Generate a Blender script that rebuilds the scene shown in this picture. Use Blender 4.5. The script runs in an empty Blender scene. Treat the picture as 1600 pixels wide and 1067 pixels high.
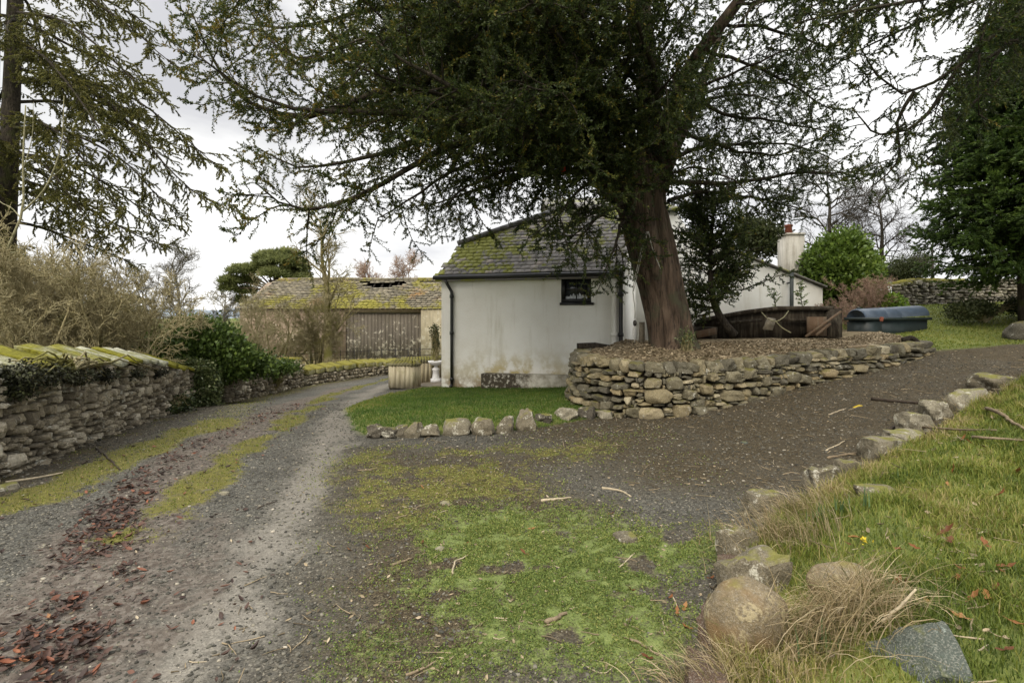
import bpy, math, numpy as np
from mathutils import Vector, Matrix
R = math.radians
rng = np.random.default_rng(7)
SC = bpy.context.scene
COL = SC.collection
F, EYE, HORY = 850.0, 1.6, 495.0          # focal length in photo pixels, eye height, horizon row

# ------------------------------------------------------------------ small maths
def P(px, py, Y):
    return np.array([(px - 800) / F * Y, Y, EYE - (py - HORY) / F * Y])
def sstep(a, b, x):
    t = np.clip((x - a) / (b - a), 0, 1)
    return t * t * (3 - 2 * t)
def unit(v):
    return v / np.maximum(np.linalg.norm(v, axis=-1, keepdims=True), 1e-9)
_tab = np.random.default_rng(3).random((256, 256))
def vnoise(x, y):
    xi = np.floor(x).astype(int); yi = np.floor(y).astype(int)
    fx = x - xi; fy = y - yi
    fx = fx * fx * (3 - 2 * fx); fy = fy * fy * (3 - 2 * fy)
    a = _tab[xi & 255, yi & 255]; b = _tab[(xi + 1) & 255, yi & 255]
    c = _tab[xi & 255, (yi + 1) & 255]; d = _tab[(xi + 1) & 255, (yi + 1) & 255]
    return (a * (1 - fx) + b * fx) * (1 - fy) + (c * (1 - fx) + d * fx) * fy
def fbm(x, y, o=4):
    s = 0; a = .5; t = 0
    for k in range(o):
        s = s + a * vnoise(x * 2 ** k + 17 * k, y * 2 ** k + 31 * k); t += a; a *= .55
    return s / t
def polydist(x, y, pl):
    """distance to a plan polyline, signed positive on its right-hand side"""
    best = np.full(np.shape(x), 1e9); sg = np.ones(np.shape(x))
    for (ax, ay), (bx, by) in zip(pl[:-1], pl[1:]):
        dx, dy = bx - ax, by - ay
        t = np.clip(((x - ax) * dx + (y - ay) * dy) / (dx * dx + dy * dy), 0, 1)
        d = np.hypot(x - ax - t * dx, y - ay - t * dy)
        s = np.where(dx * (y - ay) - dy * (x - ax) < 0, 1.0, -1.0)
        m = d < best
        sg = np.where(m, s, sg); best = np.where(m, d, best)
    return best, sg
def inpoly(x, y, pl):
    r = np.zeros(np.shape(x), bool)
    n = len(pl)
    for i in range(n):
        ax, ay = pl[i]; bx, by = pl[(i + 1) % n]
        if ay == by: continue
        c = ((ay > y) != (by > y)) & (x < (bx - ax) * (y - ay) / (by - ay) + ax)
        r ^= c
    return r
def catmull(pts, n):
    p = np.array(pts, float)
    q = np.vstack([2 * p[0] - p[1], p, 2 * p[-1] - p[-2]])
    out = []
    for i in range(len(p) - 1):
        a, b, c, d = q[i:i + 4]
        for t in np.linspace(0, 1, n, endpoint=False):
            out.append(.5 * (2 * b + (c - a) * t + (2 * a - 5 * b + 4 * c - d) * t * t + (3 * b - a - 3 * c + d) * t ** 3))
    out.append(p[-1])
    return np.array(out)

# ------------------------------------------------------------------ mesh and object helpers
def mesh_obj(name, V, faces, mat, parent=None, attrs=None, smooth=False, loc=None):
    """faces: an (M,k) array or a list of them / of tuples; attrs: name -> one float per vertex"""
    V = np.asarray(V, np.float32).reshape(-1, 3)
    if isinstance(faces, np.ndarray): faces = [faces]
    groups = []
    for f in faces:
        f = np.asarray(f, np.int32)
        if f.ndim == 1: f = f[None]
        if len(f): groups.append(f)
    me = bpy.data.meshes.new(name)
    me.vertices.add(len(V)); me.vertices.foreach_set('co', V.ravel())
    nl = sum(g.size for g in groups); npol = sum(len(g) for g in groups)
    me.loops.add(nl); me.polygons.add(npol)
    me.loops.foreach_set('vertex_index', np.concatenate([g.ravel() for g in groups]))
    tot = np.concatenate([np.full(len(g), g.shape[1], np.int32) for g in groups])
    st = np.concatenate([[0], np.cumsum(tot)[:-1]]).astype(np.int32)
    me.polygons.foreach_set('loop_start', st)
    me.update(calc_edges=True)
    if smooth: me.polygons.foreach_set('use_smooth', np.ones(npol, bool))
    for k, a in (attrs or {}).items():
        at = me.attributes.new(k, 'FLOAT', 'POINT')
        at.data.foreach_set('value', np.asarray(a, np.float32))
    me.validate()
    if smooth and smooth != True: me.set_sharp_from_angle(angle=smooth)
    if mat: me.materials.append(mat)
    o = bpy.data.objects.new(name, me); COL.objects.link(o)
    if parent: o.parent = parent
    if loc is not None: o.location = loc
    return o
def tag(o, label=None, cat=None, group=None, kind=None):
    if label: o['label'] = label
    if cat: o['category'] = cat
    if group: o['group'] = group
    if kind: o['kind'] = kind
    return o
def thing(name, label, cat, loc=(0, 0, 0), group=None, rz=0):
    o = bpy.data.objects.new(name, None); COL.objects.link(o)
    o.location = [float(c) for c in loc]; o.rotation_euler = (0, 0, rz); o.empty_display_size = .2
    return tag(o, label, cat, group)
class MB:
    """collects vertices, faces and a tint per vertex; build() links them as ONE mesh object"""
    def __init__(s): s.v = []; s.f = []; s.t = []; s.n = 0
    def add(s, V, Fs, tint=0.5):
        V = np.asarray(V, float).reshape(-1, 3)
        for f in (Fs if isinstance(Fs, list) else [Fs]):
            f = np.asarray(f)
            if f.ndim == 1: f = f[None]
            if len(f): s.f.append(f + s.n)
        s.v.append(V); s.t.append(np.broadcast_to(np.asarray(tint, float), (len(V),)))
        s.n += len(V)
    def box(s, c, size, rz=0, tint=.5, M=None, bev=0):
        h = np.array(size) / 2
        V = np.array([[x, y, z] for x in (-1, 1) for y in (-1, 1) for z in (-1, 1)]) * h
        Fc = np.array([[0, 1, 3, 2], [4, 6, 7, 5], [0, 4, 5, 1], [2, 3, 7, 6], [0, 2, 6, 4], [1, 5, 7, 3]])
        if M is not None: V = V @ np.array(M).T
        if rz:
            c_, s_ = math.cos(rz), math.sin(rz)
            V = V @ np.array([[c_, s_, 0], [-s_, c_, 0], [0, 0, 1]])
        s.add(V + np.array(c), Fc, tint)
    def prism(s, poly, d, tint=.5):
        """planar polygon (n,3) pushed along d"""
        p = np.array(poly, float); n = len(p)
        V = np.vstack([p, p + np.array(d)])
        s.add(V, [np.arange(n)[None], np.arange(2 * n - 1, n - 1, -1)[None],
                  np.array([[i, i + n, (i + 1) % n + n, (i + 1) % n] for i in range(n)])], tint)
    def tube(s, path, rad, sides=8, tint=.5, cap=True):
        path = np.asarray(path, float); rad = np.broadcast_to(np.asarray(rad, float), (len(path),))
        V, Q = tubes(path[None], rad[None], sides)
        s.add(V, Q, tint)
        if cap:
            k = len(path)
            s.f.append((np.arange(sides)[None] + s.n - k * sides)[:, ::-1]); s.f.append(np.arange(sides)[None] + s.n - sides)
    def lathe(s, prof, c, sides=16, tint=.5):
        a = np.linspace(0, 2 * np.pi, sides, endpoint=False)
        V = np.array([[r * math.cos(t), r * math.sin(t), z] for r, z in prof for t in a]) + np.array(c)
        k = len(prof)
        Q = np.array([[i * sides + j, i * sides + (j + 1) % sides, (i + 1) * sides + (j + 1) % sides, (i + 1) * sides + j] for i in range(k - 1) for j in range(sides)])
        s.add(V, [Q, np.arange(sides)[None][:, ::-1], (np.arange(sides) + (k - 1) * sides)[None]], tint)
    def build(s, name, mat, parent=None, smooth=False, loc=None, extra=None):
        if not s.n: return None
        by = {}
        for f in s.f: by.setdefault(f.shape[1], []).append(f)
        at = {'tint': np.concatenate(s.t)}
        V = np.vstack(s.v)
        if loc is not None: V = V - np.array(loc)
        return mesh_obj(name, V, [np.vstack(v) for v in by.values()], mat, parent, at, smooth, loc)

# ------------------------------------------------------------------ growing things
def tubes(paths, radii, sides=5):
    paths = np.asarray(paths, float); radii = np.asarray(radii, float)
    B, K, _ = paths.shape
    T = np.gradient(paths, axis=1); T = unit(T)
    ref = np.where(np.abs(T[:, :1, 2:]) > .8, np.array([[[1., 0, 0]]]), np.array([[[0, 0, 1.]]]))
    ref = np.broadcast_to(ref, T.shape)
    u = unit(np.cross(T, ref)); w = np.cross(T, u)
    a = np.linspace(0, 2 * np.pi, sides, endpoint=False)
    V = paths[:, :, None] + radii[:, :, None, None] * (np.cos(a)[None, None, :, None] * u[:, :, None] + np.sin(a)[None, None, :, None] * w[:, :, None])
    b = np.arange(B)[:, None, None] * K * sides; k = np.arange(K - 1)[None, :, None] * sides
    j = np.arange(sides)[None, None]; j2 = (j + 1) % sides
    Q = np.stack([b + k + j, b + k + j2, b + k + sides + j2, b + k + sides + j], -1).reshape(-1, 4)
    return V.reshape(-1, 3), Q
def grow(start, d, length, K, grav=0., wander=.1, r=None, lift=0.):
    """paths that start along d, bend by grav (negative = sag) and end with lift"""
    r = r or rng
    N = len(start); p = np.array(start, float); d = unit(np.array(d, float))
    out = [p.copy()]
    st = (np.asarray(length) / (K - 1)).reshape(-1, 1) * np.ones((N, 1))
    for k in range(K - 1):
        g = grav + (lift - grav) * (k / max(K - 2, 1)) if lift else grav
        d = unit(d + wander * r.normal(size=(N, 3)) + np.array([0, 0, 1.]) * g)
        p = p + d * st; out.append(p.copy())
    return np.stack(out, 1)
def pick(paths, n, t0, t1, r=None):
    """n points on every path -> parent index, t, position, tangent"""
    r = r or rng
    B, K, _ = paths.shape
    i = np.repeat(np.arange(B), n)
    t = (np.tile((np.arange(n) + .5) / n, B) + (r.random(B * n) - .5) / n) * (t1 - t0) + t0
    s = np.clip(t * (K - 1), 0, K - 1.001); k = s.astype(int); f = (s - k)[:, None]
    a = paths[i, k]; b = paths[i, k + 1]
    return i, t, a * (1 - f) + b * f, unit(b - a)
def outward(tan, ang, r=None, flat=0., up=0.):
    """direction leaving tan by ang (array); flat squeezes the side vector to the horizontal"""
    r = r or rng
    N = len(tan)
    side = r.normal(size=(N, 3)); side[:, 2] *= (1 - flat)
    side -= (side * tan).sum(1, keepdims=True) * tan
    side = unit(side)
    ang = np.broadcast_to(ang, (N,))[:, None]
    return unit(tan * np.cos(ang) + side * np.sin(ang) + np.array([0, 0, up]))
def leaves(pos, axis, L, W, spread=.9, r=None, flat=0.):
    """diamond leaves at pos, leaving axis by about spread radians"""
    r = r or rng
    N = len(pos)
    l = outward(axis, spread * (.6 + .8 * r.random(N)), r, flat)
    w = unit(np.cross(l, r.normal(size=(N, 3))))
    n = unit(np.cross(l, w))
    L = (L * (.7 + .6 * r.random(N)))[:, None]; W = (W * (.7 + .6 * r.random(N)))[:, None]
    V = np.stack([pos, pos + l * L * .45 + w * W + n * W * .3, pos + l * L, pos + l * L * .45 - w * W + n * W * .3], 1)
    Q = np.arange(N * 4).reshape(-1, 4)
    return V.reshape(-1, 3), Q
def blades(base, L, W, lean, r=None, dirs=None, seg=2):
    """grass blades: seg-step tapered ribbons bending over"""
    r = r or rng
    N = len(base)
    a = r.random(N) * 2 * np.pi
    d = np.stack([np.cos(a), np.sin(a), np.zeros(N)], 1) if dirs is None else unit(dirs + r.normal(size=(N, 3)) * .45 * np.array([1, 1, 0]))
    s = unit(np.cross(d, np.array([0, 0, 1.])) + r.normal(size=(N, 3)) * .5)
    L = np.broadcast_to(L, (N,))[:, None]; W = np.broadcast_to(W, (N,))[:, None]
    lean = (np.broadcast_to(lean, (N,)) * (.4 + 1.1 * r.random(N)))[:, None]
    rows = []
    p = np.array(base, float); th = lean * .25
    for k in range(seg + 1):
        w = W * (1 - k / seg) ** .7 if k < seg else W * 0.04
        rows += [p - s * w, p + s * w]
        p = p + (np.cos(th) * np.array([0, 0, 1.]) + np.sin(th) * d) * L / seg
        th = th + lean * .9 / seg * 1.3
    V = np.stack(rows, 1)
    n = 2 * (seg + 1)
    b = np.arange(N)[:, None, None] * n; k = np.arange(seg)[None, :, None] * 2
    Q = (b + k + np.array([0, 1, 3, 2])[None, None]).reshape(-1, 4)
    return V.reshape(-1, 3), Q

# ------------------------------------------------------------------ rocks
def quadsphere(n):
    g = np.tan(np.linspace(-1, 1, n + 1) * np.pi / 4)
    vs = []; fs = []; idx = {}
    def vid(p):
        k = tuple(np.round(p, 6))
        if k not in idx: idx[k] = len(vs); vs.append(p)
        return idx[k]
    for ax in range(3):
        for sgn in (-1, 1):
            for i in range(n):
                for j in range(n):
                    q = []
                    for (a, b) in ((i, j), (i + 1, j), (i + 1, j + 1), (i, j + 1)):
                        p = [0, 0, 0]; p[ax] = sgn; p[(ax + 1) % 3] = g[a]; p[(ax + 2) % 3] = g[b]
                        q.append(vid(np.array(p, float)))
                    fs.append(q if sgn > 0 else q[::-1])
    return unit(np.array(vs)), np.array(fs)
_qs = {}
def rock_template(n, seed, blocky=.6, planes=9, rough=.03):
    if n not in _qs: _qs[n] = quadsphere(n)
    S, Q = _qs[n]
    r = np.random.default_rng(seed)
    nr = unit(r.normal(size=(planes, 3))); dd = r.uniform(.66 + .12 * blocky, .98 + .10 * blocky, planes)
    box = np.vstack([np.eye(3), -np.eye(3)]); db = np.array([.84 - .18 * blocky] * 6) + r.uniform(-.06, .06, 6)
    tilt = box + r.normal(size=(6, 3)) * .16; tilt = unit(tilt)
    nn = np.vstack([nr, tilt]); d = np.concatenate([dd, db])
    dots = np.maximum(S @ nn.T, .02)
    k = 10 + 130 * blocky ** 3
    rr = (np.sum((dots / d) ** k, 1)) ** (-1 / k)
    rad = (1 - blocky) * .92 + blocky * rr * 1.02
    ph = r.uniform(0, 6, (6, 3)); fr = r.uniform(2, 7, (6, 3)) * r.choice([-1, 1], (6, 3))
    for a, b in zip(ph, fr): rad = rad + rough * np.sin(S @ b + a[0])
    V = S * rad[:, None]
    V = V / (np.abs(V).max(0))
    return V, Q
def rz_mat(a):
    return np.array([[math.cos(a), -math.sin(a), 0], [math.sin(a), math.cos(a), 0], [0, 0, 1]])
# ------------------------------------------------------------------ materials
class Mat:
    def __init__(s, name, rough=.9, spec=.25):
        s.m = bpy.data.materials.new(name); s.m.use_nodes = True
        s.nt = s.m.node_tree; s.bs = s.nt.nodes['Principled BSDF']
        s.bs.inputs['Roughness'].default_value = rough
        s.bs.inputs['Specular IOR Level'].default_value = spec
        s._pos = None
    def n(s, t, **kw):
        x = s.nt.nodes.new(t)
        for k, v in kw.items(): setattr(x, k, v)
        return x
    def l(s, a, b): s.nt.links.new(a, b)
    def set(s, sock, v):
        if isinstance(v, bpy.types.NodeSocket): s.l(v, sock)
        elif isinstance(v, (tuple, list)): sock.default_value = (*v, 1) if len(v) == 3 and sock.type == 'RGBA' else v
        else: sock.default_value = v
    def pos(s, obj=False):
        if obj: return s.n('ShaderNodeTexCoord').outputs['Object']
        if s._pos is None: s._pos = s.n('ShaderNodeNewGeometry')
        return s._pos.outputs['Position']
    def normal_z(s):
        s.pos(); x = s.n('ShaderNodeSeparateXYZ'); s.l(s._pos.outputs['Normal'], x.inputs[0]); return x.outputs[2]
    def scaled(s, v, sc):
        x = s.n('ShaderNodeMapping'); s.l(v, x.inputs[0]); x.inputs['Scale'].default_value = sc; return x.outputs[0]
    def noise(s, scale, detail=4, rough=.55, vec=None, color=False):
        x = s.n('ShaderNodeTexNoise'); s.l(vec if vec is not None else s.pos(), x.inputs['Vector'])
        x.inputs['Scale'].default_value = scale; x.inputs['Detail'].default_value = detail; x.inputs['Roughness'].default_value = rough
        return x.outputs['Color' if color else 0]
    def voro(s, scale, out='Distance', vec=None, feature='F1', rnd=1.0):
        x = s.n('ShaderNodeTexVoronoi', feature=feature); s.l(vec if vec is not None else s.pos(), x.inputs['Vector'])
        x.inputs['Scale'].default_value = scale; x.inputs['Randomness'].default_value = rnd
        return x.outputs[out]
    def ramp(s, fac, stops, interp='LINEAR'):
        x = s.n('ShaderNodeValToRGB'); e = x.color_ramp; e.interpolation = interp
        while len(e.elements) < len(stops): e.elements.new(.5)
        for el, (p, c) in zip(e.elements, stops):
            el.position = p; el.color = (*c, 1) if isinstance(c, (tuple, list)) else (c, c, c, 1)
        s.set(x.inputs[0], fac); return x.outputs[0]
    def mix(s, fac, a, b, mode='MIX'):
        x = s.n('ShaderNodeMix', data_type='RGBA', blend_type=mode)
        s.set(x.inputs[0], fac); s.set(x.inputs[6], a); s.set(x.inputs[7], b); return x.outputs[2]
    def math(s, op, a, b=0., clamp=False):
        x = s.n('ShaderNodeMath', operation=op, use_clamp=clamp); s.set(x.inputs[0], a); s.set(x.inputs[1], b); return x.outputs[0]
    def attr(s, name):
        x = s.n('ShaderNodeAttribute', attribute_name=name); return x.outputs['Fac']
    def bump(s, h, strength=.4, dist=.02, prev=None):
        x = s.n('ShaderNodeBump'); x.inputs['Strength'].default_value = strength; x.inputs['Distance'].default_value = dist
        s.l(h, x.inputs['Height'])
        if prev is not None: s.l(prev, x.inputs['Normal'])
        s.l(x.outputs[0], s.bs.inputs['Normal']); return x.outputs[0]
    def color(s, c): s.set(s.bs.inputs['Base Color'], c); return s
    def thr(s, fac, lo, hi):
        x = s.n('ShaderNodeMapRange', interpolation_type='SMOOTHSTEP'); s.set(x.inputs[0], fac)
        x.inputs[1].default_value = lo; x.inputs[2].default_value = hi; return x.outputs[0]

def leafmat(name, stops, rough=.55, transl=.25, spec=.3):
    """leaf colours over the tint attribute; some light comes through"""
    k = Mat(name, rough, spec)
    c = k.ramp(k.attr('tint'), stops); c = k.mix(.35, c, k.mix(k.noise(1.1, 3), (0, 0, 0), c, 'MIX'), 'MIX')
    k.color(c)
    t = k.n('ShaderNodeBsdfTranslucent'); k.l(c, t.inputs[0])
    m = k.n('ShaderNodeMixShader'); m.inputs[0].default_value = transl
    k.l(k.bs.outputs[0], m.inputs[1]); k.l(t.outputs[0], m.inputs[2])
    k.l(m.outputs[0], k.nt.nodes['Material Output'].inputs[0])
    return k.m
def barkmat(name, c1, c2, c3, scale=9, stretch=.25, moss=None, mossy=(.5, .7)):
    k = Mat(name, .95, .15)
    v = k.scaled(k.pos(), (1, 1, stretch))
    n1 = k.noise(scale, 6, .65, v); n2 = k.noise(scale * 3.3, 5, .6, v)
    c = k.ramp(n1, [(.3, c1), (.5, c2), (.72, c3)])
    c = k.mix(k.thr(n2, .5, .35), c, c1)
    if moss:
        c = k.mix(k.thr(k.noise(2.3, 5), *mossy), c, moss)
    k.color(c); k.bump(k.math('ADD', n1, n2), .9, .05)
    return k.m
def stonemat(name, stops, moss=(.07, .085, .025), moss_amt=.5, lichen=(.48, .47, .40), lichen_amt=.35, obj=False, warm=None, grime=.5):
    k = Mat(name, .93, .2)
    p = k.pos(obj)
    n1 = k.noise(9, 6, .65, p); n2 = k.noise(45, 5, .7, p); n3 = k.noise(3.1, 3, .5, p); n4 = k.noise(150, 3, .6, p)
    c = k.ramp(k.attr('tint'), stops)
    c = k.mix(k.math('MULTIPLY', k.thr(n2, .62, .35), grime), c, k.mix(.5, c, (.02, .018, .014)))
    c = k.mix(k.thr(n4, .45, .75), c, k.mix(.35, c, (.5, .47, .4)))
    if warm: c = k.mix(k.thr(n3, .48, .62), c, warm)
    lf = k.math('MULTIPLY', k.thr(k.math('ADD', n1, k.math('MULTIPLY', n2, .5)), .98 - .35 * lichen_amt, 1.06 - .35 * lichen_amt), .85)
    c = k.mix(lf, c, lichen)
    mf = k.math('MULTIPLY', k.thr(k.math('ADD', k.math('MULTIPLY', k.normal_z(), .30), k.noise(5.3, 5, .6, p)), .95 - .5 * moss_amt, 1.12 - .5 * moss_amt), .9)
    c = k.mix(mf, c, k.mix(k.noise(20, 3, .5, p), moss, (moss[0] * 1.7, moss[1] * 1.6, moss[2] * 1.2)))
    k.color(c)
    k.bump(k.math('ADD', k.math('MULTIPLY', n1, .8), k.math('ADD', k.math('MULTIPLY', n2, .5), k.math('MULTIPLY', n4, .2))), .8, .03)
    return k.m
def plain(name, c, rough=.6, spec=.4, var=.25, scale=8, bump=.15, metal=0., obj=False):
    k = Mat(name, rough, spec); n = k.noise(scale, 5, .6, k.pos(obj)); n2 = k.noise(scale * 7, 4, .6, k.pos(obj))
    d = tuple(x * (1 - var) for x in c); e = tuple(min(1, x * (1 + var)) for x in c)
    k.color(k.mix(k.thr(n2, .4, .75), k.ramp(n, [(.3, d), (.7, e)]), d)); k.bs.inputs['Metallic'].default_value = metal
    if bump: k.bump(n2, bump, .01)
    return k.m

M = {}
# trees and plants
M['yew_leaf'] = leafmat('yew foliage', [(0, (.020, .033, .011)), (.4, (.050, .076, .019)), (.72, (.10, .125, .026)), (.92, (.18, .175, .034)), (1, (.28, .20, .035))], transl=.4)
M['yew_bark'] = barkmat('red brown yew bark', (.030, .023, .017), (.085, .060, .043), (.165, .122, .09), 8, .12, (.062, .060, .038), (.48, .66))
M['dark_bark'] = barkmat('dark wet bark', (.02, .017, .013), (.045, .037, .028), (.09, .075, .055), 14, .3, (.055, .06, .02), (.52, .7))
M['fir_leaf'] = leafmat('olive conifer foliage', [(0, (.045, .052, .017)), (.4, (.115, .12, .03)), (.75, (.20, .19, .045)), (1, (.28, .25, .07))], transl=.4)
M['cyp_leaf'] = leafmat('dark cypress foliage', [(0, (.018, .032, .010)), (.45, (.048, .086, .020)), (.75, (.105, .17, .032)), (1, (.18, .25, .05))], transl=.4)
M['holly_leaf'] = leafmat('dark glossy evergreen leaves', [(0, (.038, .060, .016)), (.5, (.090, .145, .030)), (.85, (.18, .25, .05)), (1, (.26, .33, .08))], .5, .3, .3)
M['laurel_leaf'] = leafmat('bright laurel leaves', [(0, (.05, .085, .016)), (.5, (.14, .22, .035)), (1, (.28, .36, .065))], .45, .35, .4)
M['lime_leaf'] = leafmat('lime green shrub leaves', [(0, (.08, .14, .02)), (.5, (.17, .27, .03)), (1, (.28, .38, .05))], .5, .25)
M['olive_leaf'] = leafmat('grey olive shrub leaves', [(0, (.03, .04, .016)), (.5, (.07, .085, .03)), (1, (.12, .13, .05))], .6, .2)
M['pine_leaf'] = leafmat('blue green pine needles', [(0, (.09, .11, .045)), (.5, (.20, .225, .08)), (1, (.30, .32, .12))], .6, .4)
M['ivy_leaf'] = leafmat('ivy leaves', [(0, (.03, .045, .014)), (.45, (.085, .12, .035)), (.8, (.20, .23, .09)), (1, (.34, .36, .18))], .45, .15, .5)
M['creeper'] = leafmat('dark creeping stems and leaves', [(0, (.014, .014, .008)), (.6, (.035, .038, .014)), (1, (.085, .095, .03))], .7, .1)
M['twig_tan'] = barkmat('yellowish bare twigs', (.22, .185, .095), (.41, .355, .20), (.56, .50, .32), 12, .5, (.20, .20, .07), (.58, .75))
M['twig_grey'] = barkmat('grey bare twigs', (.09, .08, .065), (.16, .145, .12), (.25, .23, .19), 12, .5)
M['twig_moss'] = barkmat('moss grown bare branches', (.16, .135, .07), (.29, .25, .135), (.42, .37, .22), 9, .5, (.20, .185, .06), (.5, .65))
M['twig_pink'] = barkmat('pinkish brown twigs', (.22, .14, .10), (.34, .235, .17), (.45, .34, .26), 12, .5)
M['twig_pale'] = barkmat('pale green young bark', (.20, .19, .10), (.30, .28, .17), (.40, .38, .26), 12, .4)
M['twig_dark'] = barkmat('dark bare twigs', (.035, .03, .025), (.06, .052, .043), (.10, .09, .07), 12, .5)
M['grass'] = leafmat('grass blades', [(0, (.06, .095, .016)), (.35, (.14, .19, .028)), (.62, (.25, .27, .045)), (.82, (.34, .29, .10)), (1, (.48, .38, .21))], .6, .3)
M['lawn'] = leafmat('lawn grass', [(0, (.045, .095, .014)), (.5, (.10, .185, .024)), (.8, (.18, .23, .036)), (1, (.29, .25, .08))], .6, .3)
M['straw'] = leafmat('withered straw', [(0, (.22, .165, .08)), (.22, (.12, .14, .04)), (.5, (.42, .32, .17)), (1, (.64, .53, .35))], .7, .25)
M['mossbits'] = leafmat('low creeping weed', [(0, (.045, .07, .018)), (.4, (.11, .165, .035)), (.75, (.20, .245, .055)), (1, (.30, .29, .09))], .7, .2)
M['shoot'] = leafmat('blue green bulb shoots', [(0, (.08, .14, .06)), (1, (.16, .24, .10))], .4, .2)
M['leaf_red'] = leafmat('fallen leaves', [(0, (.030, .022, .019)), (.4, (.085, .05, .038)), (.66, (.15, .07, .045)), (.86, (.28, .10, .05)), (.96, (.36, .22, .10)), (1, (.5, .40, .08))], .6, .1)
M['leaf_tan'] = leafmat('dry tan leaf litter', [(0, (.07, .054, .034)), (.4, (.19, .15, .09)), (.8, (.38, .30, .19)), (1, (.54, .46, .33))], .8, .1)
M['leaf_rust'] = leafmat('rust coloured dead leaf', [(0, (.085, .030, .010)), (.6, (.20, .075, .022)), (1, (.30, .15, .05))], .6, .1)
# stone
M['bed_stone'] = stonemat('bed wall stone', [(0, (.065, .058, .042)), (.3, (.12, .108, .072)), (.55, (.18, .158, .098)), (.75, (.23, .19, .105)), (.9, (.27, .21, .11)), (1, (.42, .37, .25))], moss=(.085, .08, .025), moss_amt=.42, lichen_amt=.28, grime=.8)
M['wall_stone'] = stonemat('lane wall stone', [(0, (.11, .092, .065)), (.3, (.23, .195, .135)), (.6, (.39, .335, .235)), (1, (.62, .56, .44))], moss=(.08, .08, .026), moss_amt=.2, lichen_amt=.4, grime=.8)
def copingmat():
    k = Mat('coping slab, lichen and moss', .95, .15); n1 = k.noise(2.2, 6, .65); n2 = k.noise(22, 5, .65); n3 = k.noise(7, 5, .6)
    li = k.ramp(n2, [(.3, (.20, .20, .14)), (.5, (.36, .36, .28)), (.7, (.48, .48, .41))]); mo = k.ramp(n2, [(.3, (.085, .08, .012)), (.55, (.19, .18, .022)), (.75, (.28, .25, .05))])
    li = k.mix(k.thr(n3, .58, .72), li, (.10, .095, .06))
    k.color(k.mix(k.thr(k.math('ADD', k.math('MULTIPLY', k.attr('tint'), .55), k.math('ADD', n1, k.math('MULTIPLY', n3, .3))), .74, 1.06), li, mo)); k.bump(k.math('ADD', n2, n3), .9, .03); return k.m
M['coping'] = copingmat()
M['coping_moss'] = stonemat('moss covered coping', [(0, (.22, .22, .10)), (1, (.36, .33, .17))], moss=(.125, .115, .016), moss_amt=.95, lichen=(.5, .48, .36), lichen_amt=.3)
M['far_stone'] = stonemat('field wall stone', [(0, (.07, .062, .05)), (.5, (.19, .165, .13)), (1, (.40, .36, .29))], moss_amt=.3, lichen_amt=.4)
M['edge_stone'] = stonemat('edging stone', [(0, (.05, .042, .032)), (.3, (.105, .09, .062)), (.6, (.165, .14, .092)), (1, (.27, .245, .18))], moss=(.12, .12, .034), moss_amt=.50, lichen=(.46, .44, .36), lichen_amt=.47, grime=.9)
M['tan_stone'] = stonemat('tan granite boulder', [(0, (.17, .13, .075)), (1, (.24, .195, .12))], moss=(.14, .125, .045), moss_amt=.40, lichen=(.32, .27, .16), lichen_amt=.45, warm=(.19, .125, .06), grime=.9)
M['slate_stone'] = stonemat('grey green slate', [(0, (.06, .072, .06)), (1, (.09, .105, .088))], moss=(.10, .105, .03), moss_amt=.28, lichen=(.24, .27, .24), lichen_amt=.4)
M['brown_stone'] = stonemat('wet brown sandstone', [(0, (.065, .04, .026)), (1, (.12, .075, .05))], moss=(.06, .06, .02), moss_amt=.28, lichen=(.2, .13, .09), lichen_amt=.3)
M['core'] = plain('dark soil between stones', (.035, .028, .02), .98, .1, .5, 20, .5)
# building
def rendermat():
    k = Mat('stained white render', .85, .25)
    p = k.pos(); z = k.n('ShaderNodeSeparateXYZ'); k.l(p, z.inputs[0]); zz = z.outputs[2]
    n1 = k.noise(.9, 5, .6); n2 = k.noise(3.1, 6, .65); n3 = k.noise(40, 4, .6)
    st = k.noise(2.2, 5, .6, k.scaled(p, (2.2, 2.2, .25)))
    c = k.ramp(n1, [(.3, (.73, .705, .63)), (.55, (.80, .785, .72)), (.75, (.84, .83, .775))])
    c = k.mix(k.math('MULTIPLY', k.thr(st, .52, .75), .5), c, (.50, .46, .35))
    low = k.thr(zz, 1.15, -.1)
    c = k.mix(k.math('MULTIPLY', low, k.math('MULTIPLY', k.thr(n2, .40, .62), .85)), c, (.46, .40, .24))
    x = z.outputs[0]
    och = k.math('MULTIPLY', k.thr(k.math('ABSOLUTE', k.math('SUBTRACT', x, .15)), 1.4, .2), k.thr(zz, .85, .1))
    c = k.mix(k.math('MULTIPLY', och, k.thr(n2, .46, .64)), c, (.46, .36, .12))
    c = k.mix(k.math('MULTIPLY', k.thr(zz, .25, -.12), k.thr(n2, .38, .55)), c, (.30, .23, .15))
    k.color(c); k.bump(k.math('ADD', n3, k.math('MULTIPLY', n2, 1.5)), .35, .015)
    return k.m
M['render'] = rendermat()
def plinthmat():
    k = Mat('mossy white plinth', .9, .2); n = k.noise(6, 6, .65); z = k.n('ShaderNodeSeparateXYZ'); k.l(k.pos(), z.inputs[0])
    c = k.ramp(n, [(.35, (.32, .29, .22)), (.6, (.60, .58, .50))])
    c = k.mix(k.math('MULTIPLY', k.thr(k.math('ADD', z.outputs[0], k.math('MULTIPLY', n, 1.2)), 1.1, .6), k.thr(k.noise(14, 5), .30, .5)), c, (.06, .05, .034))
    k.color(c); k.bump(n, .5, .02); return k.m
M['plinth'] = plinthmat()
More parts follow.
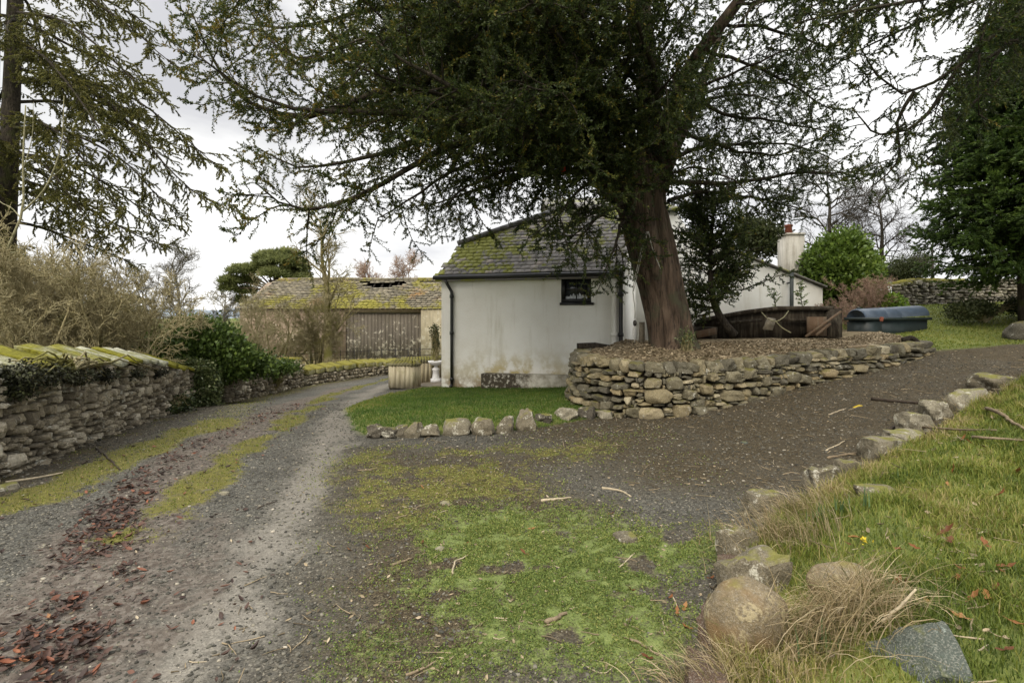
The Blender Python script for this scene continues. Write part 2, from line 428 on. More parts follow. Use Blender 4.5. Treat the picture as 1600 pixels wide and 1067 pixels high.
def slatemat(name, stops, moss, mossz=None, amt=.5, orange=None, mscale=1.3):
    k = Mat(name, .8, .35); n1 = k.noise(mscale, 6, .68); n2 = k.noise(30, 4, .6); n3 = k.noise(9, 5, .6)
    c = k.ramp(k.attr('tint'), stops)
    c = k.mix(k.thr(n3, .55, .8), c, k.mix(.5, c, (.3, .28, .24)))
    if orange: c = k.mix(k.math('MULTIPLY', k.thr(k.noise(.55, 4), .55, .7), k.thr(n3, .4, .6)), c, orange)
    mf = k.math('ADD', n1, k.math('MULTIPLY', n3, .35))
    if mossz is not None:      # the moss sits where the slope stays damp
        z = k.n('ShaderNodeSeparateXYZ'); k.l(k.pos(), z.inputs[0])
        g = k.math('ADD', k.thr(z.outputs[0], mossz[0], mossz[1]), k.math('MULTIPLY', k.thr(z.outputs[2], mossz[2], mossz[3]), .6))
        mf = k.math('ADD', mf, k.math('MULTIPLY', g, .13))
    c = k.mix(k.thr(mf, 1.0 - .4 * amt, 1.1 - .4 * amt), c, k.mix(n2, (moss[0] * .6, moss[1] * .6, moss[2] * .6), moss))
    k.color(c); k.bump(n2, .4, .01, k.bump(mf, .3, .04)); return k.m
M['slate'] = slatemat('grey slate', [(0, (.15, .14, .135)), (.5, (.23, .215, .20)), (.85, (.30, .275, .255)), (1, (.34, .29, .25))], (.27, .28, .045), (1.2, -.9, 2.6, 3.4), .60, mscale=2.2)
M['barn_slate'] = slatemat('old barn slate', [(0, (.10, .088, .062)), (.5, (.15, .13, .088)), (1, (.22, .19, .13))], (.25, .225, .03), None, .82, (.32, .17, .05), .6)
M['lead'] = plain('grey ridge tile', (.17, .165, .165), .7, .3, .3, 6)
M['black'] = plain('black gloss paint', (.014, .014, .014), .4, .5, .3, 10, .1)
M['iron'] = plain('dark iron', (.03, .027, .024), .7, .3, .4, 10)
M['dkmetal'] = plain('dark grey green metal', (.035, .042, .038), .6, .4, .3, 6)
def glassmat():
    k = Mat('dark window pane', .08, .6); k.color(k.ramp(k.noise(5, 3), [(.35, (.012, .014, .016)), (.8, (.05, .055, .06))])); return k.m
M['glass'] = glassmat()
M['paper'] = plain('pale lace ornament', (.5, .52, .55), .7, .3, .3, 20)
def barnmat(name, stops, spots, vert=False):
    k = Mat(name, .95, .15); p = k.pos()
    n1 = k.noise(.7, 6, .65); n2 = k.noise(4.5, 5, .7); n3 = k.noise(3.5, 4, .6, k.scaled(p, (3, 3, .35)))
    c = k.ramp(n1, stops)
    c = k.mix(k.math('MULTIPLY', k.thr(n3, .45, .75), .5), c, (.16, .14, .10))
    z = k.n('ShaderNodeSeparateXYZ'); k.l(p, z.inputs[0])
    c = k.mix(k.math('MULTIPLY', k.thr(k.math('ADD', n2, k.math('MULTIPLY', k.thr(z.outputs[2], 1.9, -.6), .08)), *spots), .75), c, (.46, .43, .35))
    k.color(c); k.bump(k.math('ADD', n2, n3), .6, .04); return k.m
M['barn_wall'] = barnmat('old barn masonry', [(.3, (.17, .12, .09)), (.5, (.24, .18, .135)), (.75, (.33, .27, .20))], (.60, .70))
M['barn_board'] = barnmat('weathered dark boarding', [(.3, (.085, .074, .06)), (.55, (.125, .108, .088)), (.8, (.18, .16, .13))], (.60, .68))
M['barn_quoin'] = barnmat('lichened pale masonry', [(.3, (.24, .21, .14)), (.55, (.33, .29, .20)), (.8, (.40, .36, .27))], (.55, .70))
M['void'] = plain('dark rotten timber', (.02, .016, .012), .95, .1, .4, 10)
def plankmat():
    k = Mat('algae streaked pale planks', .9, .2); p = k.pos()
    n = k.noise(4, 6, .65, k.scaled(p, (7, 7, .5))); n2 = k.noise(8, 5)
    c = k.ramp(n, [(.3, (.27, .225, .14)), (.5, (.44, .39, .27)), (.75, (.56, .51, .38))]); c = k.mix(k.math('MULTIPLY', k.thr(n2, .55, .75), .5), c, (.22, .23, .10))
    k.color(c); k.bump(n, .4, .02); return k.m
M['plank'] = plankmat()
M['rim'] = stonemat('mossy rope edged rim', [(0, (.10, .095, .05)), (1, (.22, .20, .11))], moss=(.13, .125, .035), moss_amt=.75, lichen_amt=.3)
M['white'] = plain('white painted stone', (.70, .70, .71), .6, .3, .12, 8)
M['tank'] = plain('blue grey tank plastic', (.052, .072, .10), .42, .5, .25, 5, .08)
M['tank_dark'] = plain('dark tank plastic', (.018, .028, .028), .5, .4, .3, 4, .05)
M['rot'] = barnmat('rotten dark timber', [(.3, (.014, .011, .008)), (.55, (.03, .023, .016)), (.8, (.055, .044, .03))], (.8, .95))
M['redwood'] = barnmat('reddish brown board', [(.3, (.085, .055, .036)), (.55, (.125, .082, .052)), (.8, (.17, .12, .08))], (.72, .85))
M['greywood'] = plain('weathered grey wood', (.22, .19, .14), .9, .2, .4, 12)
M['stick'] = plain('fallen stick', (.20, .155, .10), .9, .2, .45, 15)
M['stick_pale'] = plain('bleached stick', (.38, .32, .22), .9, .2, .35, 15)
M['stick_dark'] = plain('dark wet stick', (.055, .042, .032), .9, .2, .4, 15)
M['rope'] = plain('pale cord', (.32, .31, .27), .9, .2, .2, 30)
M['terracotta'] = plain('terracotta', (.20, .065, .04), .8, .2, .3, 10)
M['red'] = plain('red cloth', (.55, .05, .03), .7, .3, .2, 20)
M['chimney'] = barnmat('flaking whitewashed brick', [(.3, (.30, .26, .21)), (.5, (.46, .43, .37)), (.8, (.56, .54, .48))], (.7, .8))
M['yellow'] = plain('yellow flower', (.6, .45, .03), .7, .3, .2, 30)

# ------------------------------------------------------------------ terrain
CT = [(-6, 2, 0), (0, 2, 0), (0, .3, 0), (-3, .3, 0), (-5.12, 5.44, 0), (0, 4, 0), (0, 6, 0), (-3, 6, 0), (-2.5, 9.5, -.08), (-6.9, 11.5, -.29), (-6.8, 13, -.43),
      (-6.3, 16, -.47), (-4.6, 20, -.52), (-1.75, 13.5, -.147), (1.44, 12.6, .05), (-1.9, 7.4, -.04), (.5, 7.7, -.02), (1.75, 8.3, .0), (2.5, 8.4, .05),
      (3.66, 8.85, .24), (5.2, 9.55, .44), (6.45, 10.15, .58), (8.4, 11.1, .82), (9.5, 11.6, .92), (1.49, 3.6, .05), (2.8, 4.7, .11), (3.9, 5.5, .2), (5.4, 6.6, .4),
      (7.2, 7.7, .65), (10.4, 11, .95), (.68, 2.3, .02), (3.2, 6.9, .1), (5.2, 8, .36), (12, 8, 1.0), (8, 4, .6), (4, 2, .22), (2, 1, .08), (14, 5, 1.1), (12.2, 13, 1.14), (8.9, 13, 1.16),
      (15.6, 19, 2.02), (13.4, 19, 2.02), (18.8, 20, 2.19), (11, 16, 1.55), (9.6, 14.6, 1.16), (7.6, 14.4, .98), (5, 12, .7), (5, 18, .9), (10, 18, 1.4), (-.4, 10.5, -.06), (-3, 16, -.3), (-4.2, 18, -.41),
      (0, 20, -.3), (-9, 6, -.1), (-12, 12, -.5), (-10, 20, -.75), (-8, 30, -.85), (-15, 30, -.9), (0, 30, -.7), (-40, 60, -2.5), (0, 60, -1.5), (40, 60, 3.2), (20, 35, 2.4), (-40, 10, -1), (40, 10, 2.6), (-40, -5, -.5), (40, -5, 1.5), (0, -5, .05), (-20, 40, -1.6)]
_c = np.array(CT, float)
def _phi(r): return np.where(r > 1e-6, r * r * np.log(r + 1e-9), 0)
_n = len(_c)
_A = np.zeros((_n + 3, _n + 3))
_A[:_n, :_n] = _phi(np.hypot(_c[:, None, 0] - _c[None, :, 0], _c[:, None, 1] - _c[None, :, 1])) + np.eye(_n) * .6
_A[:_n, _n:] = np.c_[np.ones(_n), _c[:, :2]]; _A[_n:, :_n] = _A[:_n, _n:].T
_w = np.linalg.solve(_A, np.r_[_c[:, 2], 0, 0, 0])
EDGE = [(.25, .1), (.62, 2.0), (.85, 2.45), (1.2, 3.05), (1.48, 3.6), (1.95, 4.1), (2.8, 4.75), (3.9, 5.55), (5.4, 6.6), (7.2, 7.7), (8.8, 9.2), (10.4, 10.6), (14, 12.3), (30, 15.5)]
def zbase(x, y):
    x = np.asarray(x, float); y = np.asarray(y, float)
    xx = np.clip(x, -40, 40).ravel(); yy = np.clip(y, -5, 60).ravel()
    z = np.empty(len(xx))
    for i in range(0, len(xx), 20000):
        a = xx[i:i + 20000]; b = yy[i:i + 20000]
        z[i:i + 20000] = _phi(np.hypot(a[:, None] - _c[None, :, 0], b[:, None] - _c[None, :, 1])) @ _w[:_n] + _w[_n] + _w[_n + 1] * a + _w[_n + 2] * b
    return z.reshape(x.shape)
def Gz(px, py, zf=None):
    """where the sight line of a photo pixel meets the ground: measured once, used as plan positions"""
    zf = zf or zbase
    Y = np.concatenate([np.arange(1.2, 12, .02), np.arange(12, 40, .1)])
    x = (px - 800) / F * Y; zr = EYE - (py - HORY) / F * Y
    k = np.nonzero(zf(x, Y) >= zr)[0]
    i = k[0] if len(k) else -1
    return x[i], Y[i]
LAWN = [Gz(*p) for p in [(538, 640), (552, 664), (566, 678), (620, 681), (720, 677), (800, 672), (860, 664), (930, 652), (985, 646)]] + [(1.9, 9.2), (1.9, 12.4), (1.44, 12.7), (-1.75, 13.6), (-2.3, 13.5), (-2.9, 12.4)]
def zt(x, y):
    x = np.asarray(x, float); y = np.asarray(y, float)
    z = zbase(x, y)
    d, s = polydist(x, y, EDGE); sd = d * s
    h = .07 + .03 * sstep(4, 7, y) - .05 * sstep(8, 11, y)
    wob = (fbm(x * 3, y * 3, 3) - .5) * .1
    z = z + h * sstep(-.02, .13, sd + wob) + (.14 - .10 * sstep(7, 11, y)) * sstep(.22, .75, sd + wob) + np.where(sd > 0, (fbm(x * 1.7 + 3, y * 1.7, 4) - .45) * .16 * sstep(.05, .5, sd) * (1 - sstep(10, 16, y)), 0)
    dl, _ = polydist(x, y, LAWN + LAWN[:1]); ins = inpoly(x, y, LAWN)
    sl = np.where(ins, dl, -dl)
    z = z + .07 * sstep(-.02, .25, sl) * (1 - sstep(10, 12, y))
    near = 1 - sstep(25, 40, np.hypot(x, y))
    z = z + near * ((fbm(x * .9, y * .9, 3) - .5) * .06 + (fbm(x * 6, y * 6, 3) - .5) * .022)
    return z
def G3(px, py, dz=0.):
    x, y = Gz(px, py, zt); return np.array([x, y, float(zt(np.array(x), np.array(y))) + dz])
def put(x, y, dz=0.):
    return np.array([x, y, float(zt(np.array(float(x)), np.array(float(y)))) + dz])
# ------------------------------------------------------------------ the ground sheet
def pl(*px): return [Gz(*p) for p in px]
B_PALE = [(-1.35, 1.0)] + pl((300, 1067), (335, 980), (380, 900), (430, 830), (470, 775), (500, 720), (520, 670), (545, 635), (585, 610), (625, 598))
B_MUD = [(-2.0, 1.0)] + pl((40, 1060), (110, 960), (150, 890), (180, 830), (235, 770), (310, 710), (400, 660), (470, 630), (545, 606))
B_MID = pl((205, 838), (270, 785), (340, 735), (400, 690), (450, 658), (520, 616), (580, 600), (620, 590))
B_VERGE = [(-6.0, 4.0)] + pl((0, 795), (100, 755), (200, 715), (280, 680), (330, 660))
B_VERGE2 = pl((330, 668), (400, 625), (480, 604), (560, 590))
WALLBASE = [(-5.0, 2.2), (-5.06, 3.6), (-5.12, 5.44), (-5.9, 8.3), (-6.75, 11.5), (-6.75, 13), (-6.25, 16), (-4.5, 20.2)]
MOSS1 = pl((670, 1064), (1045, 1062), (1085, 960), (1150, 860), (1060, 842), (960, 826), (870, 790), (760, 785), (630, 835), (610, 920), (650, 1000))
MOSS2 = pl((520, 705), (620, 697), (760, 700), (900, 690), (1000, 682), (960, 715), (850, 745), (900, 790), (760, 810), (640, 860), (560, 900), (520, 800))
MUD2 = pl((30, 1065), (160, 930), (250, 830), (330, 800), (400, 850), (340, 960), (300, 1065))
MOSS3 = pl((560, 905), (660, 880), (700, 1000), (720, 1065), (480, 1065), (520, 980))
SLOPE = [(8.6, 11.35), (10.0, 11.5), (12.6, 12.25), (30, 15.9), (60, 30), (40, 60), (12, 60), (7.8, 22), (8.0, 13.2)]
def band(x, y, line, w, soft):
    d, _ = polydist(x, y, line); return 1 - sstep(w - soft, w + soft, d)
def region(x, y, poly, soft):
    d, _ = polydist(x, y, poly + poly[:1]); return sstep(-soft, soft, np.where(inpoly(x, y, poly), d, -d))
def masks(x, y):
    wx = x + (fbm(x * 2.1, y * 2.1, 3) - .5) * .5; wy = y + (fbm(x * 2.1 + 40, y * 2.1, 3) - .5) * .5
    n = fbm(x * 2.6 + 9, y * 2.6, 5); n2 = fbm(x * 7 + 2, y * 7, 4)
    m = {}
    m['pale'] = band(wx, wy, B_PALE, .19, .26) * (.5 + .9 * n) + .45 * band(wx, wy, B_PALE, .6, .45) * n2
    m['mud'] = band(wx, wy, B_MUD, .42, .25) * (.6 + .8 * n2)
    mid = band(wx, wy, B_MID, .20, .13) * sstep(.25, .45, n) + band(wx, wy, B_VERGE, .26, .14) + .5 * band(wx, wy, B_VERGE2, .4, .3)
    g1 = region(wx, wy, MOSS1, .55) * sstep(.34, .56, n + .45 * (n2 - .5) + .10)
    g2 = region(wx, wy, MOSS2, .6) * sstep(.36, .66, n + .6 * (n2 - .5)) * .8
    g3 = region(wx, wy, MOSS3, .5) * sstep(.46, .68, n + .6 * (n2 - .5)) * .6
    d, s = polydist(x, y, WALLBASE)
    edge = (1 - sstep(.05, .8, np.where(s > 0, d, 0))) * sstep(.4, .6, n) * .5
    m['moss'] = np.clip(np.maximum.reduce([g1, g3]), 0, 1)
    m['mossy'] = np.clip(np.maximum.reduce([mid, g2, edge * (s > 0)]), 0, 1)
    dl, _ = polydist(x, y, LAWN + LAWN[:1]); ins = inpoly(x, y, LAWN)
    bd, bs = polydist(x, y, EDGE)
    sl = region(x, y, SLOPE, .12)
    m['lawn'] = np.clip(np.maximum.reduce([sstep(-.1, .1, np.where(ins, dl, -dl)), sstep(.06, .14, bd * bs), sl, sstep(22, 24, y)]), 0, 1)
    left = np.where(s < 0, sstep(.1, .5, d), 0) * (x < 0)
    m['lawn'] = np.maximum(m['lawn'], left * .7)
    m['mud'] = np.maximum(m['mud'], .8 * region(wx, wy, MUD2, .3) * n2 * 1.6)
    m['brown'] = np.clip(np.maximum(sstep(.2, 2.0, x + .45 * (y - 5)) * sstep(4.0, 5.5, y) * (x > -.5) * (y < 14),
                 np.maximum((1 - sstep(.1, 1.3, d)) * (s > 0) * .9, (region(wx, wy, MOSS2, .7) + region(wx, wy, MOSS3, .6) + region(wx, wy, MOSS1, .6)) * .95)) * (.62 + .75 * n), 0, 1)
    m['cut'] = ((bd < .16) & (bs > 0)) * (1 - sstep(.05, .11, np.where(bs > 0, bd, 9)))
    return m
def axis(parts): return np.unique(np.round(np.concatenate(parts), 4))
gx = axis([-np.geomspace(9.5, 1500, 34), np.arange(-9.5, -5, .12), np.arange(-5, 6, .05), np.arange(6, 14, .11), np.geomspace(14, 1500, 34)])
gy = axis([np.array([-30, -12, -5, -2, 0]), np.arange(.3, 7, .05), np.arange(7, 14, .08), np.arange(14, 24, .25), np.geomspace(24, 2500, 36)])
X, Yg = np.meshgrid(gx, gy, indexing='ij')
Z = zt(X, Yg)
nx, ny = X.shape
GV = np.stack([X, Yg, Z], -1).reshape(-1, 3)
ii, jj = np.meshgrid(np.arange(nx - 1), np.arange(ny - 1), indexing='ij')
GQ = np.stack([ii * ny + jj, (ii + 1) * ny + jj, (ii + 1) * ny + jj + 1, ii * ny + jj + 1], -1).reshape(-1, 4)
GM = masks(GV[:, 0], GV[:, 1])
cx = GV[GQ].mean(1)
def groundmat():
    k = Mat('ground', .95, .2)
    sp = k.voro(115, 'Color'); s1 = k.n('ShaderNodeSeparateColor'); k.l(sp, s1.inputs[0])
    spb = k.voro(38, 'Color'); s2 = k.n('ShaderNodeSeparateColor'); k.l(spb, s2.inputs[0])
    nb = k.noise(1.3, 5, .6); nf = k.noise(18, 5, .65); nff = k.noise(90, 3, .6)
    grav = k.ramp(s1.outputs[0], [(0, (.036, .034, .028)), (.45, (.068, .065, .054)), (.8, (.118, .113, .093)), (.93, (.19, .178, .145)), (1, (.34, .31, .25))])
    grav = k.mix(k.math('MULTIPLY', k.thr(s2.outputs[0], .7, .95), .5), grav, (.15, .15, .13))
    grav = k.mix(k.thr(nb, .35, .65), grav, k.mix(.45, grav, (.045, .043, .038)))
    brown = k.ramp(k.math('ADD', k.math('MULTIPLY', s1.outputs[1], .6), k.math('MULTIPLY', nf, .5)), [(.2, (.020, .014, .008)), (.45, (.044, .033, .019)), (.62, (.068, .053, .029)), (.8, (.098, .080, .046)), (.97, (.23, .19, .13))])
    c = k.mix(k.math('MULTIPLY', k.attr('brown'), k.thr(k.math('ADD', nf, k.math('MULTIPLY', nb, .5)), .22, .62)), grav, brown)
    pale = k.ramp(k.math('ADD', k.math('MULTIPLY', s1.outputs[2], .4), k.math('MULTIPLY', nf, .7)), [(.2, (.10, .092, .076)), (.5, (.172, .158, .132)), (.8, (.245, .226, .19))])
    c = k.mix(k.thr(k.math('ADD', k.attr('pale'), k.math('MULTIPLY', k.math('SUBTRACT', nf, .5), 1.1)), .12, 1.1), c, pale)
    mud = k.ramp(k.math('ADD', k.math('MULTIPLY', s2.outputs[1], .3), k.math('MULTIPLY', nf, .8)), [(.25, (.045, .035, .028)), (.5, (.10, .082, .066)), (.75, (.165, .145, .122))])
    c = k.mix(k.thr(k.math('ADD', k.attr('mud'), k.math('MULTIPLY', k.math('SUBTRACT', nf, .5), .8)), .2, .9), c, mud)
    my = k.ramp(k.math('ADD', k.math('MULTIPLY', nff, .5), k.math('MULTIPLY', nf, .5)), [(.3, (.06, .055, .02)), (.5, (.12, .112, .028)), (.7, (.20, .18, .05))])
    c = k.mix(k.thr(k.math('ADD', k.attr('mossy'), k.math('MULTIPLY', k.math('SUBTRACT', k.math('ADD', nf, k.math('MULTIPLY', nff, .6)), .8), 1.8)), .30, .95), c, my)
    mg = k.ramp(k.math('ADD', k.math('MULTIPLY', nff, .5), k.math('MULTIPLY', nf, .5)), [(.3, (.06, .066, .024)), (.5, (.13, .165, .048)), (.7, (.22, .25, .085))])
    c = k.mix(k.thr(k.math('ADD', k.attr('moss'), k.math('MULTIPLY', k.math('SUBTRACT', k.math('ADD', nf, k.math('MULTIPLY', nff, .6)), .8), 1.7)), .28, .9), c, mg)
    lw = k.ramp(k.math('ADD', k.math('MULTIPLY', nf, .5), k.math('MULTIPLY', nb, .5)), [(.3, (.06, .07, .02)), (.5, (.125, .15, .036)), (.7, (.21, .205, .065))])
    c = k.mix(k.attr('lawn'), c, lw)
    c = k.mix(k.attr('cut'), c, (.05, .034, .024))
    k.color(c)
    k.set(k.bs.inputs['Roughness'], k.ramp(nb, [(.3, .75), (.7, .97)]))
    k.bump(k.math('ADD', k.math('MULTIPLY', s1.outputs[0], .25), k.math('ADD', k.math('MULTIPLY', s2.outputs[0], .35), nf)), .75, .03)
    return k.m
M['ground'] = groundmat()
fx, fy = cx[:, 0], cx[:, 1]
is_lawn = inpoly(fx, fy, LAWN)
bd, bs = polydist(fx, fy, EDGE); is_bank = (bs > 0) & (bd > .0) & (fy > -1) & (fy < 30)
is_slope = inpoly(fx, fy, SLOPE) & ~is_bank
wd, ws = polydist(fx, fy, WALLBASE + [(-2.5, 21), (3, 22)]); is_track = (ws > 0) & (fy > 0) & (fy < 22) & (fx < 16) & ~is_lawn & ~is_bank & ~is_slope & (wd > .5)
rest = ~(is_lawn | is_bank | is_slope | is_track)
for nm, sel in (('driveway', is_track), ('lawn', is_lawn), ('grass_bank', is_bank), ('grass_slope', is_slope), ('ground', rest)):
    q = GQ[sel]; u, inv = np.unique(q, return_inverse=True)
    tag(mesh_obj(nm, GV[u], inv.reshape(-1, 4), M['ground'], None, {a: GM[a][u] for a in GM}, True), kind='structure')

# ------------------------------------------------------------------ hills far away
def hills():
    mb = MB(); xs = np.linspace(-2600, 2600, 120)
    for d, h, s in ((1500, 26, 1.), (2100, 55, 2.)):
        top = 4 + h * np.clip(fbm(xs / 420 + s * 7, xs * 0 + s, 4) * 1.5 - .35, 0.05, 1) * np.where(xs < 200, 1, .6)
        rows = [np.stack([xs, xs * 0 + d - 300, xs * 0 - 30], 1), np.stack([xs, xs * 0 + d - 120, top * .6 - 6], 1), np.stack([xs, xs * 0 + d, top], 1), np.stack([xs, xs * 0 + d + 300, xs * 0 - 30], 1)]
        V = np.vstack(rows); n = len(xs)
        Q = np.array([[r * n + i, r * n + i + 1, (r + 1) * n + i + 1, (r + 1) * n + i] for r in range(3) for i in range(n - 1)])
        mb.add(V, Q)
    tag(mb.build('hills', plain('haze tinted hills', (.19, .225, .26), .95, .1, .15, .01, 0), smooth=True), kind='structure')  # distance haze is put into the blue base colour, no air is built
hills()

# ------------------------------------------------------------------ loose cover: gravel, leaves, weeds, grass
def scatter(n, x0, x1, y0, y1, fn, r):
    """n random plan points, denser near the viewer's side of the plot, thinned by fn(x,y,masks) in 0..1"""
    y = y0 * (y1 / y0) ** r.random(n); x = x0 + (x1 - x0) * r.random(n)
    w = np.clip(fn(x, y), 0, 1); k = r.random(n) < w
    return x[k], y[k]
def infr(x, y, m=.6): return (np.abs(x) < .97 * y + m) & (y > .4)
r1 = np.random.default_rng(11)
# gravel: loose angular stones
x = r1.uniform(-7, 9, 260000); y = 1.5 * (11 / 1.5) ** r1.random(260000)
k = infr(x, y) & ~inpoly(x, y, LAWN); x, y = x[k], y[k]
d, s = polydist(x, y, EDGE); d2, s2 = polydist(x, y, WALLBASE); k = (s < 0) & (s2 > 0) & ~inpoly(x, y, SLOPE); x, y = x[k], y[k]
m = masks(x, y); k = r1.random(len(x)) < np.clip(.50 - .12 * m['brown'] - .42 * np.maximum(m['moss'], m['mossy']) - .22 * m['pale'] - .15 * m['mud'], .01, 1) ; x, y = x[k][:52000], y[k][:52000]
V0, Q0 = rock_template(2, 5, .7); N = len(x)
sz = .0032 + .009 * r1.random(N) ** 4 + .0009 * y * r1.random(N)
a = r1.random(N) * 6.28; ca, sa = np.cos(a), np.sin(a)
B = V0[None] * sz[:, None, None] * np.array([1, .8, .55]) * (.7 + .6 * r1.random((N, 1, 3)))
B = np.stack([B[..., 0] * ca[:, None] - B[..., 1] * sa[:, None], B[..., 0] * sa[:, None] + B[..., 1] * ca[:, None], B[..., 2]], -1)
B += np.stack([x, y, zt(x, y) + sz * .15], -1)[:, None]
k = Mat('loose gravel', .9, .25); k.color(k.ramp(k.attr('tint'), [(0, (.034, .033, .027)), (.5, (.072, .068, .055)), (.85, (.125, .117, .094)), (.97, (.22, .20, .155)), (1, (.40, .36, .29))])); k.bump(k.noise(120, 3), .4, .004)
tag(mesh_obj('gravel', B.reshape(-1, 3), (Q0[None] + np.arange(N)[:, None, None] * len(V0)).reshape(-1, 4), k.m, None, {'tint': np.repeat(r1.random(N), len(V0))}), 'loose grey gravel lying over the driveway and the wheel tracks', 'gravel', kind='stuff')

def leaf_cover(name, x, y, size, mat, label, r, tint=None, z=None, curl=.5, dz=.006):
    """curled leaf blades: two rows of three points each, lying at random tilts"""
    N = len(x); a = r.random(N) * 6.28
    L = size * (.6 + .8 * r.random(N)); W = L * (.32 + .2 * r.random(N))
    u = np.stack([np.cos(a), np.sin(a), r.normal(size=N) * .28], 1); v = np.stack([-np.sin(a), np.cos(a), r.normal(size=N) * .35], 1); w = unit(np.cross(u, v)); w *= np.sign(w[:, 2:])
    zz = zt(x, y) if z is None else z
    p = np.stack([x, y, zz + dz + r.random(N) * size * .25], 1)
    prof = [(-1, 0, 1.), (-.4, .8, .35), (.25, 1., .1), (.7, .55, .3), (1.1, 0, .9)]
    c = curl * (r.random(N) * 1.6 - .3)
    rows = []
    for (t, wd, h) in prof:
        cp = p + u * (L * t * .5)[:, None] + w * (c * h * L * .35)[:, None]
        e = w * (np.abs(c) * wd * W * .55)[:, None]
        rows += [cp + v * (W * wd * .5)[:, None] + e, cp, cp - v * (W * wd * .5)[:, None] + e]
    V = np.stack(rows, 1)
    b = np.arange(N)[:, None, None] * 15; kk = np.arange(4)[None, :, None] * 3
    Q = np.concatenate([(b + kk + np.array([0, 1, 4, 3])), (b + kk + np.array([1, 2, 5, 4]))], 1).reshape(-1, 4)
    t = r.random(N) if tint is None else tint
    return tag(mesh_obj(name, V.reshape(-1, 3), Q, mat, None, {'tint': np.repeat(t, 15)}), label, 'fallen leaves', kind='stuff')
r2 = np.random.default_rng(12)
# the drift of wet leaves along the left rut
n = 90000; x = r2.uniform(-6, -.6, n); y = 1.6 * (14 / 1.6) ** r2.random(n)
LEAFLINE = pl((20, 1064), (80, 1010), (135, 960), (155, 915), (150, 870), (172, 826), (184, 790), (220, 748), (292, 702), (400, 657), (470, 632))
d, _ = polydist(x, y, LEAFLINE); g = fbm(x * 3.1, y * 3.1, 4)
p = (1 - sstep(.05, .30 + .12 * (y < 2.9), d)) * sstep(.30, .52, g) * np.where(y < 5, 1, .4) + .02 * (d < 1.0)
k = r2.random(n) < p * .62; x, y = x[k], y[k]
leaf_cover('leaf_drift', x, y, .044, M['leaf_red'], 'drift of wet red brown leaves along the left wheel rut', r2, np.clip(r2.beta(1.3, 2.3, len(x)), 0, 1), curl=1.0)
# dry scraps everywhere on the drive
n = 70000; x = r2.uniform(-5, 11, n); y = 1.7 * (13 / 1.7) ** r2.random(n); d, s = polydist(x, y, EDGE)
kk = infr(x, y) & (s < 0) & ~inpoly(x, y, LAWN) & ~inpoly(x, y, SLOPE)
x, y = x[kk], y[kk]; g = fbm(x * 2.2 + 7, y * 2.2, 4); m = masks(x, y)
p = .13 * sstep(.35, .7, g) * (x > -1.2) * (1 + 1.5 * (y > 6.5)) + .02 + .16 * m['mossy'] * (x > -1) + .09 * m['brown']
wd_, _ = polydist(x, y, [(2.2, 8.2), (3.7, 8.7), (5.2, 9.4), (6.5, 10.0), (8.4, 10.9)]); p = p + .5 * (1 - sstep(.1, .9, wd_)) * sstep(.4, .6, g)
k = r2.random(len(x)) < p; x, y = x[k], y[k]
leaf_cover('leaf_scraps', x, y, .026, M['leaf_tan'], 'dry tan leaf scraps and twigs strewn over the gravel', r2, np.clip(r2.beta(2, 2.4, len(x)), 0, 1), dz=.003)
# low creeping weed on the forecourt
n = 700000; x = r2.uniform(-2.4, 2.2, n); y = 1.75 * (8 / 1.75) ** r2.random(n); kk = infr(x, y, .1); x, y = x[kk], y[kk]
m = masks(x, y); g = fbm(x * 13, y * 13, 3); d, s = polydist(x, y, EDGE)
w = (m['moss'] ** 1.5 * .95 + m['mossy'] * .14 + .012 * m['brown']) * sstep(.25, .6, g); k = (r2.random(len(x)) < w) & (s < 0); x, y = x[k][:190000], y[k][:190000]
N = len(x); base = np.stack([x, y, zt(x, y)], 1); up = unit(r2.normal(size=(N, 3)) * .8 + np.array([0, 0, .9]))
V, Q = leaves(base + np.array([0, 0, 1.]) * (r2.random(N) * .012)[:, None], up, .006 + .0017 * y, .0022 + .00065 * y, 1.0, r2)
mm = masks(x, y)
t = np.clip(.56 + .2 * r2.normal(size=N) + .25 * np.clip(mm['mossy'] - mm['moss'], 0, 1) + .12 * sstep(3, 4.2, y) + .3 * (fbm(x * 1.5, y * 1.5, 3) - .5), 0, 1)
tag(mesh_obj('creeping_weed', V, Q, M['mossbits'], None, {'tint': np.repeat(t, 4)}), 'low bright green weed creeping over the forecourt gravel', 'ground cover', kind='stuff')
# lawn
n = 60000; px_ = np.array(LAWN); x = r2.uniform(px_[:, 0].min(), px_[:, 0].max(), n); y = r2.uniform(px_[:, 1].min(), px_[:, 1].max(), n)
k = inpoly(x + .25 * (fbm(x * 5, y * 5, 3) - .5), y + .25 * (fbm(x * 5 + 9, y * 5, 3) - .5), LAWN); x, y = x[k], y[k]; N = len(x)
V, Q = blades(np.stack([x, y, zt(x, y) - .01], 1), .03 + .035 * r2.random(N), .006, .8, r2)
dl, _ = polydist(x, y, pl((538, 640), (600, 612), (660, 606)))
t = np.clip(.36 + .22 * r2.normal(size=N) + .7 * (fbm(x * 2, y * 2, 4) - .5) + .45 * (1 - sstep(.1, 1.1, dl)), 0, 1)
tag(mesh_obj('lawn_grass', V, Q, M['lawn'], None, {'tint': np.repeat(t, 6)}), 'bright green mown grass on the lawn before the white wall', 'grass', kind='stuff')
